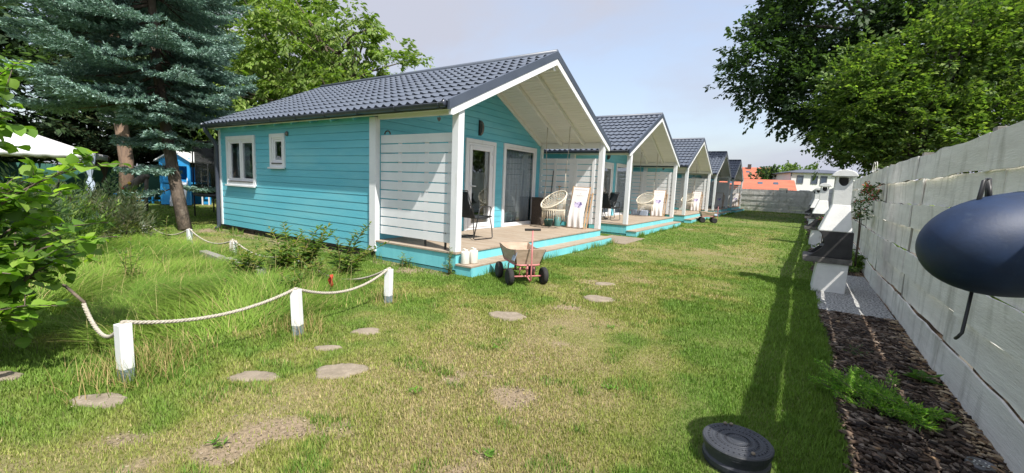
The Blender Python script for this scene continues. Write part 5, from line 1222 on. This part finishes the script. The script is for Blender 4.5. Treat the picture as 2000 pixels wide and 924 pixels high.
weed('creeper climbing the front corner of the nearest deck skirt', (-4.47, 5.03), [(-4.47, 5.05, .42), (-4.43, 5.06, .36), (-4.5, 5.05, .3), (-4.42, 5.0, .2), (-4.55, 4.95, .15)], GM, .08, step=.018)
for i, (x, y, s) in enumerate([(-5.3, 2.2, .28), (-5.9, 2.5, .25), (-4.9, 2.6, .22), (-7.3, 2.3, .3), (-5.4, 1.5, .25)]):
    weed(['small weed at the front of the grass bed', 'small weed in the grass bed near the kerb blocks', 'small weed in the bed behind the middle rope post', 'small weed far back in the grass bed', 'small weed in the bed near the leafy bush'][i], (x, y), [(x+.05, y, s), (x-.08, y+.05, s*.8), (x, y-.08, s*.7)], [(.08, .17, .03), (.10, .19, .04)], .10, group='small weeds in the bed', name='small_weed')
t = empty('broken_branch', (-4.33, .88, 0), 'broken brown branch stub holding the left end of the near rope', 'branch')
MB().tube([(-4.27, .875, .38), (-4.31, .865, .45), (-4.45, .80, .56), (-4.75, .55, .66), (-4.85, .3, .3), (-4.85, .2, 0)], [.008, .010, .011, .012, .014, .016], 7).build('stem', 'bark', t)
# dried red leaf plant
mb = MB(); mb.grid(lambda u, v: (-4.46+(u-.5)*.10*math.sin(math.pi*(v*.9+.08))+.01*math.sin(v*9), 2.98+.03*math.sin(u*4), .16+.15*v), 6, 6)
tag(mb.build('dry_leaf', 'red_leaf', None, solid=.002), 'single dry red leaf beside the near rope', 'leaf')

# ------------------------------------------------------------------ bark bed along the fence: chips, juniper, small plants
n = 60000; x = rng.uniform(.28, 1.09, n); y = -.5+rng.random(n)**1.25*40; keep = (mulch_mask(x, y) > .55+.3*rng.random(n)*0); x, y = x[keep], y[keep]
padm = ((y-6.70) % 7.75 < 3.32) & (y > 6.6); x, y = x[~padm], y[~padm]; n = len(x)
a = rng.normal(size=n)*.55+2.6; D = np.stack([np.cos(a), np.sin(a), rng.normal(size=n)*.14], 1); Nn = np.stack([rng.normal(size=n)*.3, rng.normal(size=n)*.3, np.ones(n)], 1)
L = (.014+.052*rng.random(n)**3)*(1+y/14); Wd = L*(.22+.3*rng.random(n)); D = nz(D); Rt = nz(np.cross(D, Nn)); U = np.cross(Rt, D); C = np.stack([x, y, .004+.022*rng.random(n)], 1)
bx8 = []
for sz in (-1, 1):
    for sx, sy in ((-1, -.7), (1, -1), (.85, 1), (-1, .8)): bx8.append(C+D*(L/2*sx)[:, None]+Rt*(Wd/2*sy)[:, None]+U*(.0035*sz))
V = np.stack(bx8, 1).reshape(-1, 3); b = np.arange(n)[:, None]*8; F = np.concatenate([b+np.array(q) for q in ((4, 5, 6, 7), (0, 1, 5, 4), (1, 2, 6, 5), (2, 3, 7, 6), (3, 0, 4, 7))])
col = pal([(.085, .056, .038), (.050, .034, .025), (.125, .088, .062), (.032, .024, .02), (.20, .16, .125)], n, .25)
tan = (x > 1.0-.04*rng.random(n)) & (rng.random(n) < .55) | (rng.random(n) < .012); col[tan] = pal([(.34, .25, .15), (.42, .33, .21), (.28, .18, .10)], int(tan.sum()), .2)
tag(np_mesh('bark_mulch', V, F, 'bark_chip', None, np.repeat(col, 8, 0)), 'dark bark chips covering the bed along the fence', 'mulch', None, 'stuff')
def juniper():
    root = empty('juniper', (.62, 3.80, 0), 'low spreading bright green juniper on the bark bed', 'shrub'); Cs, Ds = [], []; mb = MB()
    for i in range(96):
        a = (rng.normal()*.42+2.45 if i % 2 else rng.normal()*.45-.65); Lb = (.12+.30*rng.random())*(1 if i % 2 else .6); d = Vector((math.cos(a)*.95, math.sin(a), .16+.22*rng.random())).normalized(); p0 = Vector((.62+rng.normal()*.08, 3.80+rng.normal()*.08, .03)); e = p0+d*Lb; e.z = min(e.z, .2); mb.tube([p0, e], [.004, .0015], 4)
        s = d.cross(Vector((0, 0, 1))).normalized()
        for k in range(int(Lb/.009)):
            t = .15+.85*rng.random(); p = p0.lerp(e, t); sd = rng.choice((-1, 1)); dd = (d*.8+s*sd*.7+Vector((0, 0, rng.normal()*.25))).normalized(); lt = .06*(1.15-t)+.02
            for j in range(6): Cs.append(p+dd*lt*(j/6)); Ds.append(dd+Vector(rng.normal(size=3)*.45))
    C, D = np.array(Cs), nz(np.array(Ds)); n = len(C); L = .024*(.6+.8*rng.random(n)); Nn = rng.normal(size=(n, 3))*.5; Nn[:, 2] += 1; V, F = leaf_quads(C, D, Nn, L, L*.28); V[:, 2] = np.maximum(V[:, 2], .008)
    np_mesh('foliage', V, F, 'leaf', root, np.repeat(pal([(.16, .33, .04), (.22, .40, .055), (.11, .25, .035), (.30, .45, .08)], n, .12), 4, 0)); mb.build('stems', 'bark', root)
juniper()
weed('small broad leaved plant at the fence foot beside the juniper', (.93, 4.55), [(.93, 4.55, .10), (.86, 4.5, .08), (1.0, 4.5, .09), (.9, 4.65, .07)], [(.07, .16, .03), (.10, .21, .03)], .13, None, 'small_plant', .003, .02)
weed('faint grey green plant in the bark bed beyond the juniper', (.56, 4.95), [(.50, 4.95, .09), (.60, 5.0, .10), (.56, 4.88, .08), (.65, 4.95, .07)], [(.05, .095, .035), (.06, .11, .04)], .06, None, 'small_plant', .002, .012)

# ------------------------------------------------------------------ grass
def wedge(n, r0, r1, power, a0=-62, a1=64):
    """points around the camera, denser close by"""
    u = rng.random(n); p = 1-power; r = (r0**(p+1)+(r1**(p+1)-r0**(p+1))*u)**(1/(p+1)) if abs(p+1) > 1e-6 else r0*(r1/r0)**u
    az = np.radians(33.4+rng.uniform(a0, a1, n)); return -r*np.sin(az), r*np.cos(az), r
def lawn_ok(x, y):
    k = (mulch_mask(x, y) < .35+.3*rng.random(len(x))) & ~((x < -4.04) & (x > -12.25) & ((y-5.08) % PITCH < 5.92) & (y > 5.0) & (y < 44)) & (y < 42.6)
    k &= ~((x > -4.8) & (x < -3.7) & (y > 11.0) & (y < 12.75)); k &= np.hypot(x+.157, y-2.52) > .19
    for (sx, sy, a, b) in STONES[:9]:
        dx, dy = x-sx, y-sy; u = dx*math.cos(.6)+dy*math.sin(.6); v = -dx*math.sin(.6)+dy*math.cos(.6); k &= (u/a)**2+(v/b)**2+.25*rng.random(len(x)) > .72
    return k
def lawn_blades():
    xs, ys, rs = [], [], []
    for n, r0, r1, pw in ((620000, 1.5, 9, 1.3), (200000, 8, 22, 1.3), (70000, 20, 46, 1.0)):
        x, y, r = wedge(n, r0, r1, pw); xs.append(x); ys.append(y); rs.append(r)
    x, y, r = map(np.concatenate, (xs, ys, rs)); bm = bed_mask(x, y)
    jit = rng.random(len(x)); c, d, dr = lawn_col(x, y, jit)
    keep = lawn_ok(x, y) & (bm < .5) & (rng.random(len(x)) > dr*.86) & (rng.random(len(x)) > d*.25)
    x, y, r, c, d = x[keep], y[keep], r[keep], c[keep], d[keep]; n = len(x)
    h = (.012+.016*rng.random(n))*(1-.30*d)*(1+r*.012)*(1+.35*sst(-np.abs(y-4.9), -.35, 0))
    tuft = sst(fbm(x, y, .22, 90, 2), .62, .8)*(x > -3.6); h *= 1+.8*tuft; gm = rng.random(n) < tuft*.5; c[gm] = np.array([.12, .22, .035]); edge = sst(-np.abs(x-.30), -.22, -.02)*(y < 40); h *= 1+.6*edge
    wd = .0013+.00072*r; a = rng.uniform(0, 6.28, n); ln = rng.random(n)*1.0*h; b2 = a+1.57
    P = np.stack([x, y, np.full(n, -.006)], 1); s = np.stack([np.cos(b2)*wd, np.sin(b2)*wd, np.zeros(n)], 1); tip = P+np.stack([np.cos(a)*ln, np.sin(a)*ln, h+.006], 1)
    V = np.stack([P-s, P+s, tip], 1).reshape(-1, 3); F = np.arange(3*n).reshape(-1, 3)
    col = c*(1+rng.normal(size=(n, 1))*.20).clip(.45, 1.7)*1.10
    tag(np_mesh('lawn_grass', V, F, 'grass', None, np.repeat(col, 3, 0)), 'short mown grass of the lawn, green with dry straw patches', 'grass', None, 'stuff')
lawn_blades()
def crumbs():
    x, y, r = wedge(60000, 1.5, 9, 1.2); k = (rng.random(len(x)) < dirt_f(x, y)*.9+.012) & lawn_ok(x, y); x, y = x[k], y[k]; n = len(x); s = (.0025+.007*rng.random(n)**3)[:, None]
    C = np.stack([x, y, .001+.002*rng.random(n)], 1); dirs = np.array([(1, 0, 0), (0, 1, 0), (-1, 0, 0), (0, -1, 0), (0, 0, 1.)]); a = rng.uniform(0, 6.28, n); ca, sa = np.cos(a), np.sin(a)
    vs = [C+np.stack([d[0]*ca-d[1]*sa, d[0]*sa+d[1]*ca, np.full(n, d[2]*.7)], 1)*s*(.7+.6*rng.random((n, 1))) for d in dirs]
    V = np.stack(vs, 1).reshape(-1, 3); b = np.arange(n)[:, None]*5; F = np.concatenate([b+np.array(q) for q in ((0, 1, 4), (1, 2, 4), (2, 3, 4), (3, 0, 4))])
    tag(np_mesh('soil_crumbs', V, F, 'bark_chip', None, np.repeat(pal([(.26, .21, .15), (.20, .155, .11), (.34, .28, .20), (.14, .11, .08)], n), 5, 0)), 'crumbs of dry soil and straw on the bare lawn patches', 'soil', None, 'stuff')
crumbs()
def strips(x, y, h, bend, az, wd, col, nseg=4, z0=-.02):
    n = len(x); vs = []
    for k in range(nseg+1):
        t = k/nseg; bx = bend*t*t; zz = h*(t-.25*t*t*np.minimum(bend/np.maximum(h, .01), 1.6)); w_ = wd*(1-t*.92)
        cx, cy = x+np.cos(az)*bx, y+np.sin(az)*bx; px, py = -np.sin(az)*w_, np.cos(az)*w_
        vs += [np.stack([cx-px, cy-py, z0+np.maximum(zz, 0)], 1), np.stack([cx+px, cy+py, z0+np.maximum(zz, 0)], 1)]
    V = np.stack(vs, 1).reshape(-1, 3); m = 2*(nseg+1); b = np.arange(n)*m; F = np.concatenate([np.stack([b+2*k, b+2*k+1, b+2*k+3, b+2*k+2], 1) for k in range(nseg)]); return V, F, np.repeat(col, m, 0)
def tall_grass():
    n = 150000; x = rng.uniform(-12.2, -3.85, n); y = rng.uniform(.55, 3.5, n); keep = (bed_mask(x, y) > .25+.5*rng.random(n)) & (rng.random(n) < np.clip(3.2/np.hypot(x, y), .25, 1)*1.25); x, y = x[keep], y[keep]; n = len(x); r = np.hypot(x, y)
    cl = fbm(x, y, .45, 55, 3); az = 2.6+3.2*(fbm(x, y, .9, 66, 2)-.5)*2+rng.normal(size=n)*.5
    edge = .45+.55*sst(-x, 3.9, 4.6)
    h = (.12+.25*rng.random(n))*(.6+.9*cl)*edge; bend = h*(.6+1.3*rng.random(n))
    c = lerp(np.tile(np.array([.118, .215, .028]), (n, 1)), np.tile(np.array([.19, .295, .042]), (n, 1)), sst(fbm(x, y, .7, 71), .3, .7)); dry = rng.random(n) < .06+.10*(cl < .35); c[dry] = (.42, .34, .15)
    c *= (1+rng.normal(size=(n, 1))*.18).clip(.5, 1.6)
    V, F, C = strips(x, y, h, bend, az, .0016+.0006*r, c, 4)
    # seed stalks
    m = 420; sx = rng.uniform(-8, -3.95, m); sy = rng.uniform(.9, 3.3, m); k = bed_mask(sx, sy) > .3; sx, sy = sx[k], sy[k]; m = len(sx)
    V2, F2, C2 = strips(sx, sy, .30+.32*rng.random(m), .1+.25*rng.random(m), rng.uniform(0, 6.28, m), np.full(m, .0026), np.tile(np.array([.45, .40, .17]), (m, 1)), 5)
    tag(np_mesh('tall_grass', np.concatenate([V, V2]), np.concatenate([F, F2+len(V)]), 'grass', None, np.concatenate([C, C2])), 'tall fine uncut grass inside the roped bed', 'grass', None, 'stuff')
    # dry tussocks around the post feet and along the steps
    xs, ys = [], []
    for (cx, cy, s, k) in [(-3.78, .98, .16, 700), (-3.9, 1.15, .15, 500), (-3.85, 2.2, .14, 500), (-4.0, 3.4, .14, 300)]+[(-8.6, 3.3, .3, 700), (-7.9, 3.35, .2, 400)]: xs.append(cx+rng.normal(size=k)*s); ys.append(cy+rng.normal(size=k)*s)
    x, y = np.concatenate(xs), np.concatenate(ys); n = len(x); c = np.tile(np.array([.16, .25, .04]), (n, 1)); c[rng.random(n) < .45] = (.44, .34, .15)
    V, F, C = strips(x, y, .08+.17*rng.random(n), .04+.12*rng.random(n), rng.uniform(0, 6.28, n), np.full(n, .0030), c, 3)
    # fringe at the step, skirt and fence feet
    m = 5200; yy = rng.uniform(5.1, 36.7, m); ok = ((yy-5.1) % PITCH < 5.9); yy = yy[ok]; xx = -4.06+rng.random(len(yy))**2*.16; k2 = rng.uniform(-12.3, -4.4, 2600); y2 = 5.02-rng.random(2600)**2*.22
    xx = np.concatenate([xx, k2]); yy = np.concatenate([yy, y2]); n = len(xx); c = np.tile(np.array([.11, .205, .03]), (n, 1)); c[rng.random(n) < .12] = (.40, .32, .14); hn = fbm(xx, yy, .35, 88, 2)
    V3, F3, C3 = strips(xx, yy, (.03+.10*rng.random(n))*(.4+1.3*sst(hn, .4, .75)), .02+.05*rng.random(n), rng.uniform(0, 6.28, n), .0015+.0005*np.hypot(xx, yy), c, 3)
    tag(np_mesh('grass_tufts', np.concatenate([V, V3]), np.concatenate([F, F3+len(V)]), 'grass', None, np.concatenate([C, C3])), 'loose grass tufts at the post feet, steps and deck skirts', 'grass', None, 'stuff')
    # broad-leaved weeds in the lawn
    cs = np.array([(-2.45, .95), (-1.25, 1.75), (-2.05, 2.0), (-1.0, 2.9), (-2.1, 3.0), (-1.5, 4.2)]); ci = np.repeat(np.arange(len(cs)), 16); n = len(ci)
    th = rng.uniform(0, 6.28, n); D = np.stack([np.cos(th), np.sin(th), .25+.5*rng.random(n)], 1); C = np.stack([cs[ci, 0]+rng.normal(size=n)*.02, cs[ci, 1]+rng.normal(size=n)*.02, np.full(n, .01)], 1); Nn = np.tile(np.array([0, 0, 1.]), (n, 1)); L = .030+.030*rng.random(n)
    V, F = leaf_quads(C, D, Nn, L, L*.30, .15); tag(np_mesh('lawn_weeds', V, F, 'leaf', None, np.repeat(pal([(.12, .25, .035), (.15, .29, .04)], n), 4, 0)), 'scattered broad leaved weeds low in the lawn', 'weeds', None, 'stuff')
tall_grass()
